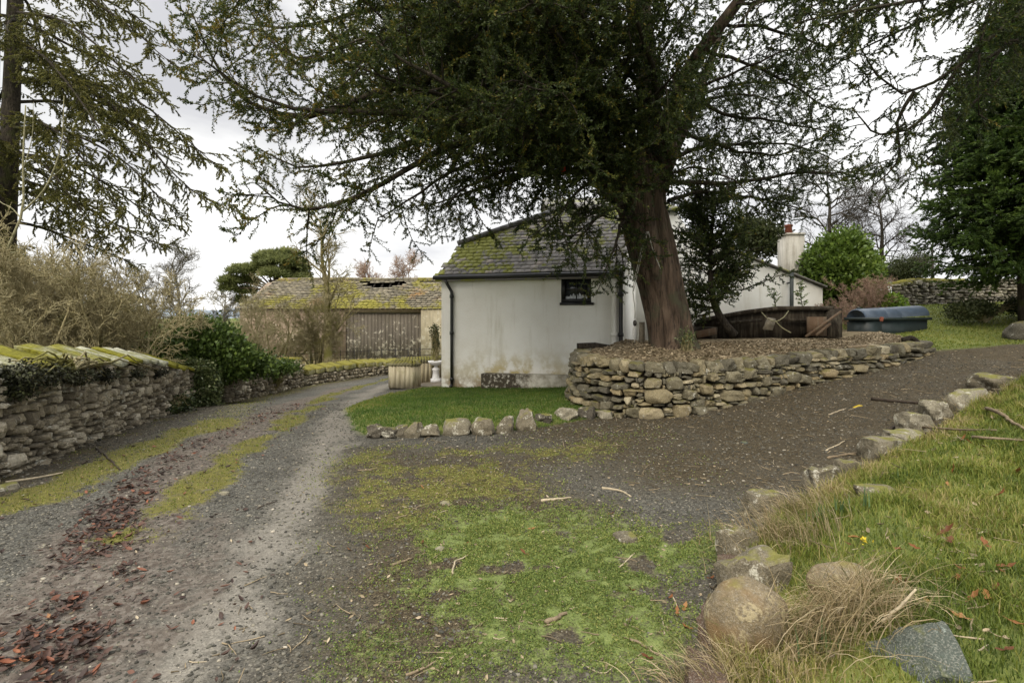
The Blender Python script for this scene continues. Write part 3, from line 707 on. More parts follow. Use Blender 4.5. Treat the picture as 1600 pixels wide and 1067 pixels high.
# bank at the right
n = 1300000; x = r2.uniform(.3, 13, n); y = 1.15 * (13 / 1.15) ** r2.random(n); d, s = polydist(x, y, EDGE); k = (s > 0) & (d > .09) & infr(x, y, 1.6)
x, y, d = x[k], y[k], d[k]; g = fbm(x * 3, y * 3, 4); k = r2.random(len(x)) < (.35 + .65 * sstep(.35, .6, g)); x, y, d, g = x[k][:190000], y[k][:190000], d[k][:190000], g[k][:190000]; N = len(x)
L = (.03 + .075 * r2.random(N) ** 1.5) * (.55 + .75 * g) * (1 + .5 * (1 - sstep(.1, .5, d)))
V, Q = blades(np.stack([x, y, zt(x, y) - .008], 1), L, .0017 + .00055 * y, 1.1, r2)
t = np.clip(.45 + .2 * r2.normal(size=N) + .95 * (fbm(x * 1.6 + 5, y * 1.6, 3) - .5) + .22 * (1 - sstep(.1, .7, d)), 0, 1)
tag(mesh_obj('bank_grass', V, Q, M['grass'], None, {'tint': np.repeat(t, 6)}), 'tufty green and straw coloured grass on the right hand bank', 'grass', kind='stuff')
# upper slope and verges
n = 90000; x = r2.uniform(7.5, 26, n); y = r2.uniform(11, 21, n); k = inpoly(x, y, SLOPE) & infr(x, y); x, y = x[k], y[k]; N = len(x)
V, Q = blades(np.stack([x, y, zt(x, y) - .01], 1), .025 + .035 * r2.random(N), .014, .9, r2)
t = np.clip(.48 + .14 * r2.normal(size=N) + .5 * (fbm(x * .8, y * .8, 3) - .5), 0, .72)
tag(mesh_obj('slope_grass', V, Q, M['grass'], None, {'tint': np.repeat(t, 6)}), 'short bright grass on the slope by the blue grey tank', 'grass', kind='stuff')
n = 140000; x = r2.uniform(-8, 0, n); y = 2.8 * (20 / 2.8) ** r2.random(n); m = masks(x, y); d, s = polydist(x, y, WALLBASE)
k = (r2.random(n) < m['mossy'] ** 1.6 * .8) & (s > 0) & infr(x, y); x, y = x[k], y[k]; N = len(x)
V, Q = blades(np.stack([x, y, zt(x, y) - .004], 1), .010 + .022 * r2.random(N), .0022 + .0006 * y, .9, r2)
t = np.clip(.55 + .22 * r2.normal(size=N), 0, .97)
tag(mesh_obj('track_grass', V, Q, M['grass'], None, {'tint': np.repeat(t, 6)}), 'thin mossy grass along the lane verge and between the wheel tracks', 'grass', kind='stuff')
# rough dead grass beyond the lane wall
n = 26000; x = r2.uniform(-16, 0, n); y = r2.uniform(6, 29, n); d, s = polydist(x, y, WALLBASE); k = (s < 0) & (d > .5) & infr(x, y); x, y = x[k], y[k]; N = len(x)
V, Q = blades(np.stack([x, y, zt(x, y) - .02], 1), .2 + .3 * r2.random(N), .012, .7, r2)
tag(mesh_obj('rough_grass', V, Q, M['straw'], None, {'tint': np.repeat(r2.random(N), 6)}), 'rough withered grass beyond the lane wall', 'grass', kind='stuff')

# small twigs and straws lying about
def twig_litter():
    r = np.random.default_rng(19); n = 5200; x = r.uniform(-1.6, 11, n); y = 1.8 * (12 / 1.8) ** r.random(n); d, s = polydist(x, y, EDGE)
    g = fbm(x * 1.4 + 3, y * 1.4, 3); k = infr(x, y) & ~inpoly(x, y, LAWN) & ~inpoly(x, y, SLOPE) & (r.random(n) < .12 + .5 * sstep(.4, .65, g) * np.where(s > 0, 1.2, .75) + .5 * (1 - sstep(.1, .6, d)) * (y > 4.2)); x, y, s = x[k], y[k], s[k]; n = len(x)
    a = r.uniform(0, 6.28, n); L = (.03 + .13 * r.random(n) ** 2.2) * (1 + .06 * y); z = zt(x, y) + .006 + .015 * (s > 0)
    p = grow(np.stack([x, y, z], 1), np.stack([np.cos(a), np.sin(a), r.normal(size=n) * .06], 1), L, 5, 0, .16, r); p[:, :, 2] = np.maximum(p[:, :, 2], z[:, None] - .002)
    V, Q = tubes(p, np.linspace(1, .5, 5)[None] * (.0016 + .0022 * r.random(n) + .00035 * y)[:, None], 4)
    tag(mesh_obj('twig_litter', V, Q, M['leaf_tan'], None, {'tint': np.repeat(np.clip(r.beta(1.6, 1.6, n), 0, 1), 20)}), 'small broken twigs and straws littering the drive and the right bank', 'twigs', kind='stuff')
twig_litter()
n = 30000; x = r2.uniform(.4, 12, n); y = 1.2 * (12 / 1.2) ** r2.random(n); d, s = polydist(x, y, EDGE); k = (s > 0) & (d > .1) & infr(x, y, .5) & (r2.random(n) < .05 + .13 * sstep(.45, .7, fbm(x * 1.8 + 11, y * 1.8, 3))); x, y = x[k], y[k]
leaf_cover('bank_litter', x, y, .035, M['leaf_tan'], 'tan and brown leaf scraps caught in the grass of the right bank', r2, np.clip(r2.beta(1.5, 2., len(x)), 0, 1), dz=.02)
# ------------------------------------------------------------------ dry stone walls
r3 = np.random.default_rng(21)
TPL = [rock_template(7, 100 + i, .97 if i % 4 else .7, 6 + i % 5, .014) for i in range(14)]
TPL3 = [rock_template(4, 200 + i, .85, 8, .03) for i in range(12)]
class Line:
    """a plan curve with arc length lookup"""
    def __init__(s, pts, n=16):
        s.p = catmull(pts, n); s.s = np.r_[0, np.cumsum(np.linalg.norm(np.diff(s.p, axis=0), axis=1))]; s.L = s.s[-1]
    def at(s, t):
        p = np.array([np.interp(t, s.s, s.p[:, i]) for i in range(s.p.shape[1])])
        q = np.array([np.interp(min(t + .05, s.L), s.s, s.p[:, i]) for i in range(s.p.shape[1])]) - np.array([np.interp(max(t - .05, 0), s.s, s.p[:, i]) for i in range(s.p.shape[1])])
        return p, math.atan2(q[1], q[0])
def stone(mb, tpl, c, size, ang, tint, r, tilt=.06):
    V, Q = tpl
    f = r.choice([-1, 1], 3); V = V * f
    if f.prod() < 0: Q = Q[:, ::-1]
    V = V * np.array(size) / 2
    t = r.normal() * tilt; M2 = np.array([[math.cos(t), 0, -math.sin(t)], [0, 1, 0], [math.sin(t), 0, math.cos(t)]])
    V = V @ M2.T @ rz_mat(ang).T
    mb.add(V + np.array(c), Q, tint)
def lay(mb, line, base, top, r, tpls, hr, wr, depth=.22, big=(), s0=0., s1=None, jit=.02, batter=0., tintf=None, fill=22):
    """courses of unequal stones between base(s) and top(s); big: (s, z above base, w, h) boulders laid first"""
    s1 = line.L if s1 is None else s1
    for (bs_, bz, bw, bh) in big:
        p, a = line.at(bs_); z = base(bs_) + bz
        stone(mb, tpls[r.integers(len(tpls))], [p[0], p[1], z], [bw, depth * 1.15, bh], a, .45 + .5 * r.random(), r, .03)
    occ = np.zeros((int(s1 * 100) + 60, 260), bool); z00 = min(base(s) for s in np.linspace(s0, s1, 40)) - .12
    def mark(sc, zc, w, h): occ[max(0, int((sc - w / 2) * 100)):max(0, int((sc + w / 2) * 100)), max(0, int((zc - h / 2 - z00) * 100)):max(0, int((zc + h / 2 - z00) * 100))] = True
    for (bs_, bz_, bw, bh) in big: mark(bs_, base(bs_) + bz_, bw * .92, bh * .92)
    zmin = min(base(s) for s in np.linspace(s0, s1, 40)) - .08; zmax = max(top(s) for s in np.linspace(s0, s1, 40))
    z = zmin
    while z < zmax:
        h = r.uniform(*hr) * (1 if r.random() > .3 else .55)
        s = s0 + r.uniform(-.1, .05)
        while s < s1:
            w = r.uniform(*wr) * (1.3 if h < hr[0] else 1)
            sc = s + w / 2
            if sc < s1 + .05:
                b, t = base(min(max(sc, 0), line.L)), top(min(max(sc, 0), line.L)); zc = z + h / 2
                ok = zc > b - .07 and zc + h * .3 < t
                for (bs_, bz, bw, bh) in big:
                    if ok and abs(sc - bs_) < (bw + w) * .45 and abs(zc - base(bs_) - bz) < (bh + h) * .45: ok = False
                if ok:
                    p, a = line.at(min(max(sc, 0), line.L)); n = np.array([math.sin(a), -math.cos(a)])
                    p = p[:2] + n * (r.normal() * jit - batter * (zc - b))
                    tv = r.random() if tintf is None else tintf(r)
                    hh = h * r.uniform(.82, 1.12)
                    stone(mb, tpls[r.integers(len(tpls))], [p[0], p[1], zc + r.normal() * h * .10], [w * .99, depth * r.uniform(.85, 1.1), hh], a, tv, r); mark(sc, zc, w, h)
            s += w
        z += h * .93
    if not fill: return
    for zi in range(2, 250, 5):
        si = int(s0 * 100)
        while si < s1 * 100 - 4:
            sc, zc = si / 100 + .02, z00 + zi / 100 + .025
            if occ[si:si + 4, zi:zi + 4].mean() < .3 and base(sc) - .05 < zc < top(sc):
                w = 4
                while w < fill and not occ[si + w, zi:zi + 4].any(): w += 1
                h = 5
                while h < 8 and not occ[si:si + w, zi + h].any(): h += 1
                sc = (si + w / 2) / 100; zc = z00 + (zi + h / 2) / 100; p, a = line.at(min(sc, line.L)); n = np.array([math.sin(a), -math.cos(a)]); p = p[:2] + n * (-.01 - batter * (zc - base(min(sc, line.L))))
                stone(mb, tpls[r.integers(len(tpls))], [p[0], p[1], zc], [w / 100 * 1.12, depth, h / 100 * 1.15], a, r.random() if tintf is None else tintf(r), r); occ[si:si + w, zi:zi + h] = True; si += w
            else: si += 2
def strip(line, base, top, off, n=80, s0=0, s1=None):
    s1 = line.L if s1 is None else s1
    V = []
    for s in np.linspace(s0, s1, n):
        p, a = line.at(s); q = p[:2] + off * np.array([-math.sin(a), math.cos(a)])
        V += [[q[0], q[1], base(s) - .2], [q[0], q[1], top(s)]]
    Q = np.array([[2 * i, 2 * i + 2, 2 * i + 3, 2 * i + 1] for i in range(n - 1)])
    return np.array(V), Q

# the raised bed: the wall runs from its far left end round the front and dies out in the drive
BED = Line([(1.78, 11.5), (1.32, 10.7), (1.12, 9.95), (1.28, 9.25), (1.72, 8.75), (2.35, 8.5), (3.2, 8.62), (4.2, 9.02), (5.2, 9.5), (6.4, 10.05), (7.6, 10.65), (8.6, 11.25)])
bz = lambda s: float(zt(*[np.array(v) for v in BED.at(s)[0]]))
_bz = np.array([bz(s) for s in np.linspace(0, BED.L, 60)])
bbase = lambda s: float(np.interp(s, np.linspace(0, BED.L, 60), _bz))
btop = lambda s: float(np.interp(s / BED.L, [0, .2, .36, .55, .75, .9, 1], [.84, .80, .74, .80, .88, .93, .97]))
bed = thing('bed_wall', 'curved dry stone wall holding up the raised bed round the big yew', 'stone wall', (2.35, 8.5, 0))
bed.location = (0, 0, 0)
mb = MB()
sF = 0
def s_at(x):      # arc length on the front where the plan x is reached
    ss = np.linspace(2.2, BED.L, 400); return float(ss[np.argmin([abs(BED.at(s)[0][0] - x) for s in ss])])
BIG = [(s_at(2.30), .33, .45, .24), (s_at(2.18), .06, .40, .22), (s_at(2.62), .08, .29, .20), (s_at(1.95), .08, .24, .18), (s_at(2.75), .32, .27, .16), (s_at(3.02), .34, .24, .20),
       (s_at(2.20), .53, .30, .19), (s_at(2.52), .52, .28, .22), (s_at(3.12), .52, .23, .15), (s_at(3.52), .44, .30, .20), (s_at(3.82), .44, .25, .23), (s_at(3.5), .15, .5, .2), (s_at(4.35), .05, .25, .18), (s_at(4.72), .22, .32, .22),
       (s_at(5.0), .12, .36, .24), (s_at(5.55), .14, .40, .2), (s_at(4.15), .25, .22, .16), (s_at(6.3), .1, .38, .18)]
lay(mb, BED, bbase, btop, r3, TPL, (.075, .15), (.12, .34), .30, BIG, jit=.022, batter=.10)
mb.build('stonework', M['bed_stone'], bed, R(24))
V, Q = strip(BED, bbase, lambda s: btop(s) + .02, .10); mesh_obj('soil_core', V, Q, M['core'], bed)
mb = MB(); s = .05
while s < BED.L - .1:
    w = r3.uniform(.16, .38); h = r3.uniform(.17, .25)
    p, a = BED.at(min(s + w / 2, BED.L)); n = np.array([-math.sin(a), math.cos(a)])
    p = p[:2] + n * .12
    stone(mb, TPL[r3.integers(14)], [p[0], p[1], max(btop(s) + .05, bbase(s) + .04)], [w * 1.03, .40, h], a, r3.random() * (.75 if r3.random() < .85 else 1.3), r3, .12)
    s += w * .95
mb.build('coping', M['bed_stone'], bed, R(24))

# the earth of the bed
INN = Line([(2.6, 12.3), (2.7, 11.6), (2.75, 11.2), (2.8, 11.0), (3.0, 10.9), (3.3, 10.9), (4.0, 11.1), (5.0, 11.6), (6.0, 12.0), (7.0, 12.4), (8.0, 12.9), (9.0, 13.3)])
BEDTOP = Line([(9.0, 13.3, 1.2), (3, 12.5, 1.15)])
def bedgrid():
    ns, nt_ = 110, 36; V = np.zeros((ns, nt_, 3))
    for i, f in enumerate(np.linspace(0, 1, ns)):
        s = f * BED.L; p, a = BED.at(s); q, _ = INN.at(f * INN.L)
        n = np.array([-math.sin(a), math.cos(a)]); p = p[:2] + n * .12
        bk = max(zt(np.array(q[0]), np.array(q[1])) + .05, 1.06) + .05 * f
        for j, t in enumerate(np.linspace(0, 1.0, nt_)):
            e = t ** .8; xy = p * (1 - t) + q * t; z0 = max(btop(s) + .08, bbase(s) - .02)
            V[i, j] = [xy[0], xy[1], z0 * (1 - e) + bk * e]
        # carry the earth on behind
    return V
BG = bedgrid(); ex = BG[:, -1:].copy(); ex2 = ex.copy(); ex2[..., 1] += 1.3; ex2[..., 2] += .02; BG = np.concatenate([BG, ex2], 1)
BG[..., 2] += (fbm(BG[..., 0] * 3, BG[..., 1] * 3, 4) - .5) * .07
ns, nt_ = BG.shape[:2]; i, j = np.meshgrid(np.arange(ns - 1), np.arange(nt_ - 1), indexing='ij')
Q = np.stack([i * nt_ + j, (i + 1) * nt_ + j, (i + 1) * nt_ + j + 1, i * nt_ + j + 1], -1).reshape(-1, 4)
k = Mat('leaf strewn bed earth', .97, .1); a_, b_ = k.noise(28, 5, .7), k.noise(2.2, 4)
k.color(k.mix(k.thr(b_, .35, .7), k.ramp(a_, [(.3, (.09, .07, .045)), (.5, (.21, .165, .105)), (.7, (.35, .285, .19))]), k.ramp(a_, [(.3, (.04, .032, .02)), (.5, (.085, .07, .038)), (.7, (.17, .14, .08))]))); k.bump(a_, .8, .03)
tag(mesh_obj('bed_earth', BG.reshape(-1, 3), Q, k.m, None, None, True), kind='structure')
n = 19000; ii_ = r3.integers(0, ns - 1, n); jj_ = np.clip((r3.random(n) * (nt_ - 2)), 0, nt_ - 3).astype(int); u, v = r3.random(n)[:, None], r3.random(n)[:, None]
pp = BG[ii_, jj_] * (1 - u) * (1 - v) + BG[ii_ + 1, jj_] * u * (1 - v) + BG[ii_, jj_ + 1] * (1 - u) * v + BG[ii_ + 1, jj_ + 1] * u * v
kk = r3.random(n) < .35 + .8 * fbm(pp[:, 0] * 2, pp[:, 1] * 2, 3); pp = pp[kk]
leaf_cover('bed_litter', pp[:, 0], pp[:, 1], .05, M['leaf_tan'], 'dry tan leaf litter on the raised bed under the yew', r3, np.clip(r3.beta(3.2, 1.9, len(pp)), 0, 1), z=pp[:, 2])
def bedz(x, y):
    d = np.hypot(BG[..., 0] - x, BG[..., 1] - y); return float(BG[..., 2].ravel()[d.argmin()])

# the lane walls on the left
def lane_wall(label, pts, hts, seed, cop, hr=(.07, .13), wr=(.065, .14), coph=.13, mat='wall_stone', cw=.62, slope=.2, big=0):
    r = np.random.default_rng(seed); ln = Line(pts)
    S = np.linspace(0, ln.L, 50); zb = np.array([float(zt(np.array(ln.at(s)[0][0]), np.array(ln.at(s)[0][1]))) for s in S])
    zb = np.convolve(np.pad(zb, 3, 'edge'), np.ones(7) / 7, 'valid')
    base = lambda s: float(np.interp(s, S, zb)); top = lambda s: base(s) + float(np.interp(s / ln.L, np.linspace(0, 1, len(hts)), hts))
    w = thing('lane_wall', label, 'stone wall')
    mb = MB(); bl = [(r.uniform(.2, ln.L - .2), r.uniform(.1, .7), r.uniform(.24, .36), r.uniform(.14, .22)) for _ in range(big)]
    lay(mb, ln, base, top, r, TPL3, hr, wr, .24, bl, jit=.03, tintf=lambda q: q.beta(1.8, 1.8), fill=9)
    mb.build('stonework', M[mat], w, R(26))
    V, Q = strip(ln, base, lambda s: top(s) + .02, .07); V2, Q2 = strip(ln, base, lambda s: top(s) + .02, .5)
    c = MB(); c.add(V, Q); c.add(V2, Q2); c.build('rubble_core', M['core'], w)
    if cop:
        c = MB(); s = -.03
        while s < ln.L:
            l = r.uniform(.35, .75); l = min(l, ln.L + .03 - s)
            if l < .15: break
            p, a = ln.at(min(max(s + l / 2, 0), ln.L)); nn = np.array([-math.sin(a), math.cos(a)])
            n_ = 5; V, Q = quadsphere(n_)
            V = V / np.maximum(np.abs(V).max(1, keepdims=True), 1e-6) * (1 - .12 * (np.abs(V).max(1, keepdims=True) - np.sort(np.abs(V), 1)[:, 1:2]) * 0)
            V = V * np.array([l * .488, cw / 2, coph / 2])
            V[:, 2] += (V[:, 1] + cw / 2) * slope                                # weathered backwards: the outer edge is the low one
            V[:, 2] += .006 * np.sin(V[:, 0] * 9 + r.random() * 6) + .006 * np.sin(V[:, 1] * 17 + r.random() * 6); V[:, 1] += V[:, 0] * .25 + .02 * np.sin(V[:, 0] * 7 + r.random() * 6)
            V = V @ rz_mat(a + r.normal() * .02).T
            q = p[:2] + nn * (.22 - .05)
            c.add(V + np.array([q[0], q[1], top(min(s + l / 2, ln.L)) + coph * .5 + r.normal() * .008]), Q, r.random())
            s += l
        c.build('coping', M[cop], w)
    return ln, base, top
W1 = lane_wall('long rubble wall along the lane at left, with wide pale lichened coping slabs', [(-5.0, 2.6), (-5.06, 3.8), (-5.12, 5.44), (-5.9, 8.3), (-6.75, 11.35)], [1.06, 1.04, 1.01, .94, .74], 31, 'coping', coph=.05, cw=.62, slope=.36, big=14)
W2 = lane_wall('middle length of lane wall below the dark evergreen bush, rough topped', [(-6.72, 12.7), (-6.55, 14.2), (-6.25, 16.1)], [.82, .72, .72], 32, None, big=8)
W3 = lane_wall('low lane wall with bright yellow green moss in front of the barn', [(-6.2, 16.3), (-5.6, 17.9), (-4.4, 20.3), (-3.4, 22.0)], [.32, .34, .30, .30], 33, 'coping_moss', coph=.16, cw=.5)
c = MB(); p, a = W2[0].at(W2[0].L - .25); c.box([p[0] - .2, p[1], W2[2](W2[0].L - .3) + .08], [.5, .5, .16], a)
tag(c.build('capstone', M['coping_moss']), 'yellow mossy capstone on the end of the middle lane wall', 'capstone')
# dark plank gate leaf left open in the gap of the wall
g = thing('wooden_gate', 'dark gate leaf standing in the gap between the ivy and the middle lane wall', 'gate', put(-6.78, 12.1))
mb = MB()
for i in range(5): mb.box([-.05 + .0 * i, -.34 + i * .17, .50 + .01 * (i % 2)], [.03, .16, .92], tint=.4)
mb.build('boards', M['tank_dark'], g)
for z in (.25, .78): mb = MB(); mb.box([.0, 0, z], [.03, .84, .09]); mb.build('ledge', M['tank_dark'], g)
# field wall at the right, beyond the grass
r = np.random.default_rng(35)
for lab, pts, h, cop in (('far dry stone wall with mossy top behind the grass slope at right', [(12.4, 17.6), (14.3, 18.9), (17.2, 19.8), (21, 20.4)], .85, 'coping_moss'),):
    ln = Line(pts); zb = [float(zt(np.array(ln.at(s)[0][0]), np.array(ln.at(s)[0][1]))) for s in np.linspace(0, ln.L, 30)]
    base = lambda s: float(np.interp(s, np.linspace(0, ln.L, 30), zb)) - .05
    w = thing('field_wall', lab, 'stone wall'); mb = MB()
    lay(mb, ln, base, lambda s: base(s) + h, r, TPL3, (.09, .17), (.16, .4), .3, (), jit=.03, tintf=lambda q: q.beta(1.6, 1.8)); mb.build('stonework', M['far_stone'], w, R(26))
    V, Q = strip(ln, base, lambda s: base(s) + h, .1); mesh_obj('rubble_core', V, Q, M['core'], w)
    mb = MB(); s = 0
    while s < ln.L * .45:
        l = r.uniform(.3, .6); p, a = ln.at(s + l / 2); stone(mb, TPL3[r.integers(12)], [p[0], p[1] + .1, base(s) + h + .05], [l, .5, .16], a, r.random(), r); s += l * .95
    mb.build('coping', M['coping_moss'], w, True)

# ------------------------------------------------------------------ edging stones and boulders, one object each
def boulder(label, px, py, wpx, hpx, mat, seed, Y=None, depth=.8, blocky=.55, tint=.5, group=None, name='edging_stone', sink=.18, ang=None, shape=None, cat='stone', rough=.02, planes=8):
    """px, py: foot of the stone in the photo; wpx, hpx its seen width and height there"""
    x, y = Gz(px, py, zbase); 
    if Y: y = Y; x = (px - 800) / F * Y
    w = wpx * y / F; h = hpx * y / F * (1 + sink)
    V, Q = rock_template(10, seed, blocky, planes, rough)
    V = V.copy()
    if shape == 'point': V[:, :2] *= (1 - .55 * np.clip(V[:, 2:], 0, 1)); V[:, 0] += .35 * np.clip(V[:, 2], 0, 1)
    if shape == 'tall': V[:, :2] *= (1 - .35 * np.clip(V[:, 2:], -.3, 1))
    V = V * np.array([w / 2, w * depth / 2, h / 2])
    a = (np.random.default_rng(seed).uniform(-.3, .3) if ang is None else ang)
    V = V @ rz_mat(a).T
    zf = float(zbase(np.array(x), np.array(y)))
    o = mesh_obj(name, V, Q, M[mat], None, {'tint': np.full(len(V), tint)}, R(24), (x, y + w * depth * .4, zf + h / 2 - sink * h * .9))
    return tag(o, label, cat, group)
G1 = 'edging stones along the front of the lawn'
for i, (lab, px, py, w, h, t, sh, bl) in enumerate([
    ('dark brown rounded stone, the leftmost of the row edging the lawn', 584, 684, 27, 21, .15, None, .5),
    ('dark grey block beside the leftmost stone of the lawn edging', 607, 684, 25, 17, .12, None, .7),
    ('small green stained stone tucked in the lawn edging near its left end', 626, 683, 19, 20, .35, None, .5),
    ('pale pointed stone leaning right in the left part of the lawn edging', 643, 684, 32, 24, .62, 'point', .7),
    ('low brownish wedge stone left of the big rounded edging boulder', 669, 683, 32, 21, .5, 'point', .6),
    ('widest rounded buff boulder in the row edging the lawn', 712, 680, 47, 25, .72, None, .35),
    ('round stone with big white lichen patches in the lawn edging', 754, 680, 37, 28, .55, None, .4),
    ('grey brown pointed wedge stone between the lichened and the tall edging stones', 790, 677, 30, 28, .5, 'point', .8),
    ('tallest upright stone of the lawn edging', 821, 672, 28, 34, .62, 'tall', .5),
    ('low dark stone right of the tallest edging stone', 849, 663, 27, 17, .1, None, .6),
    ('white lichened rounded stone near the right end of the lawn edging', 886, 658, 34, 20, .9, None, .45),
    ('dark moss covered round stone beside the foot of the bed wall', 918, 655, 27, 20, .05, None, .4),
    ('flat whitish stone at the foot of the bed wall, rightmost of the lawn edging', 946, 654, 28, 13, .95, None, .55)]):
    boulder(lab, px, py, w + 4, h, 'edge_stone', 300 + i, tint=t, group=G1, shape=sh, blocky=min(.95, bl + .3), rough=.03, planes=11, sink=.24)
G2 = 'stones edging the right hand bank'
for i, (lab, px, py, w, h, m, t, Y, bl, dp) in enumerate([
    ('large tan boulder, the nearest round stone at the foot of the right bank', 1186, 1044, 134, 116, 'tan_stone', .4, None, .30, .8),
    ('moss green rounded boulder just beyond the large tan one', 1192, 950, 108, 80, 'edge_stone', .55, None, .4, .7),
    ('brown faced stone under fringes of dry straw above the green weed', 1164, 886, 62, 62, 'edge_stone', .6, None, .5, .8),
    ('half buried stone at the bank edge behind the straw fringe', 1208, 815, 70, 45, 'edge_stone', .5, None, .5, .8),
    ('grey lichen spotted boulder at the bend of the bank edge', 1296, 768, 62, 42, 'edge_stone', .45, None, .5, .7),
    ('smaller rounded stone touching the lichen spotted boulder on its far side', 1336, 748, 46, 30, 'edge_stone', .5, None, .45, .8),
    ('broad yellow grey block in the middle of the bank edge', 1393, 716, 76, 34, 'edge_stone', .72, None, .7, .6),
    ('flat pale slab beyond the broad block on the bank edge', 1428, 696, 74, 24, 'edge_stone', .95, None, .8, .6),
    ('lichen grey block beside the flat pale slab on the bank edge', 1438, 676, 52, 34, 'edge_stone', .8, None, .6, .7),
    ('low pale stone with a white spot far along the bank edge', 1470, 654, 46, 30, 'edge_stone', .85, None, .5, .8),
    ('whitish rounded boulder far along the bank edge under dry grass', 1528, 640, 66, 34, 'edge_stone', 1., None, .45, .7),
    ('farthest mossy stone of the bank edge, near the right margin', 1562, 608, 60, 26, 'edge_stone', .5, None, .5, .8)]):
    o = boulder(lab, px, py, w * 1.06, h, m, 340 + i, Y, dp, min(.97, bl + .38) if i else .22, t, G2, 'bank_stone', ang=.3, sink=.34 if i else .24, rough=.03 if i else .012, planes=12)
def rock_at(label, name, x, y, size, mat, seed, tint=.5, blocky=.6, dz=0, ang=0, tilt=0, cat='stone', shape=None, planes=8, rough=.02):
    V, Q = rock_template(10, seed, blocky, planes, rough); V = V.copy()
    if shape == 'gable': V[:, 0] *= (1 - .75 * np.clip(V[:, 2] * .5 + .5, 0, 1)); V[:, 0] += .25 * V[:, 2]
    V = V * np.array(size) / 2
    T = np.array([[1, 0, 0], [0, math.cos(tilt), -math.sin(tilt)], [0, math.sin(tilt), math.cos(tilt)]])
    V = V @ T.T @ rz_mat(ang).T
    return tag(mesh_obj(name, V, Q, M[mat], None, {'tint': np.full(len(V), tint)}, R(24), put(x, y, dz)), label, cat)
rock_at('buff rounded boulder half hidden under long straw on the right bank', 'bank_stone', 1.66, 2.72, (.36, .30, .24), 'tan_stone', 380, .9, .35, .0, .2)['group'] = G2
rock_at('angular grey green slate block lying in the near grass at bottom right', 'slate_block', 1.60, 2.08, (.36, .24, .20), 'slate_stone', 381, .5, .95, .0, -.25, .5, shape='gable', planes=3, rough=.008)
rock_at('small lichened stone sunk in the grass in the middle of the bank', 'bank_stone', 2.72, 4.05, (.34, .24, .14), 'edge_stone', 382, .5, .5, .02, .1)['group'] = G2
rock_at('dark grey boulder on the grass slope at the right margin', 'boulder', 11.75, 12.5, (.75, .6, .50), 'bed_stone', 383, .05, .5, .16, .1)
for i, (lab, x, y, s, a) in enumerate([('wet brown kerb slab nearest the camera at the foot of the bank', .80, 2.22, (.20, .52, .20), -.35), ('wet brown kerb slab beside the large tan boulder', 1.02, 2.72, (.19, .46, .19), -.5), ('wet brown kerb slab under the moss green boulder', 1.30, 3.22, (.17, .44, .17), -.45)]):
    rock_at(lab, 'kerb_slab', x, y, s, 'brown_stone', 390 + i, .5, .95, .02, a, planes=3)['group'] = 'brown kerb slabs at the foot of the bank'
for i, (px, py, s, lab) in enumerate([(695, 787, .10, 'small pale round pebble alone on the yellow moss'), (688, 858, .07, 'small white pebble on the weedy gravel by a red leaf'), (978, 842, .20, 'flat grey brown stone at the edge of the green weed'), (350, 772, .09, 'pale pebble between the wheel tracks'), (8, 765, .22, 'yellowish stone at the foot of the lane wall by the left margin'), (1163, 692, .10, 'dark lump lying on the right hand drive')]):
    x, y = Gz(px, py, zt); rock_at(lab, 'pebble', x, y, (s, s * .8, s * .5), 'edge_stone' if i != 5 else 'slate_stone', 395 + i, [.9, 1, .4, .9, .95, 0][i], .4, 0, i, cat='pebble')

# ------------------------------------------------------------------ the white cottage
A0, A1 = np.array([-1.75, 13.5]), np.array([2.47, 12.2])
u = unit(A1 - A0); nb = np.array([-u[1], u[0]])        # along the wall, and away from the viewer
Lw = float(np.linalg.norm(A1 - A0)); EV = 2.62; PIT = math.tan(R(40))
cot = thing('cottage', 'white rendered cottage with mossy slate roof behind the yew', 'house')
def W(s, t, z): q = A0 + u * s + nb * t; return [q[0], q[1], z]
# front wall with its window opening
ws0, ws1, wz0, wz1 = 3.02, 3.72, 1.93, 2.55
mb = MB(); th = .35
S_, Z_ = [0, ws0, ws1, Lw], [-.8, wz0, wz1, EV]
V = np.array([W(s, t, z) for t in (0, th) for s in S_ for z in Z_]); ix = lambda t, i, j: t * 16 + i * 4 + j
Q = [[ix(0, i, j), ix(0, i + 1, j), ix(0, i + 1, j + 1), ix(0, i, j + 1)] for i in range(3) for j in range(3) if (i, j) != (1, 1)] + [[ix(1, i, j), ix(1, i, j + 1), ix(1, i + 1, j + 1), ix(1, i + 1, j)] for i in range(3) for j in range(3) if (i, j) != (1, 1)]
Q += [[ix(0, 1, 1), ix(0, 2, 1), ix(1, 2, 1), ix(1, 1, 1)], [ix(0, 2, 1), ix(0, 2, 2), ix(1, 2, 2), ix(1, 2, 1)], [ix(0, 2, 2), ix(0, 1, 2), ix(1, 1, 2), ix(1, 2, 2)], [ix(0, 1, 2), ix(0, 1, 1), ix(1, 1, 1), ix(1, 1, 2)]]
Q += [[ix(0, 0, j), ix(0, 0, j + 1), ix(1, 0, j + 1), ix(1, 0, j)] for j in range(3)] + [[ix(0, 3, j), ix(1, 3, j), ix(1, 3, j + 1), ix(0, 3, j + 1)] for j in range(3)]
mb.add(V, np.array(Q))
mb.prism([W(0, th, -.8), W(.35, th, -.8), W(.35, th, EV), W(0, th, EV)], [nb[0] * 5, nb[1] * 5, 0])
mb.prism([W(Lw - .35, th, -.8), W(Lw, th, -.8), W(Lw, th, EV), W(Lw - .35, th, EV)], [nb[0] * 4, nb[1] * 4, 0])
# the main house behind
HY = 16.2
mb.prism([(1.25, HY, -.5), (9.25, HY, -.5), (9.25, HY, 2.46), (5.35, HY, 4.0), (4.9, HY, 4.75), (1.25, HY, 4.75)], (0, 5.5, 0))
mb.build('wall', M['render'], cot)
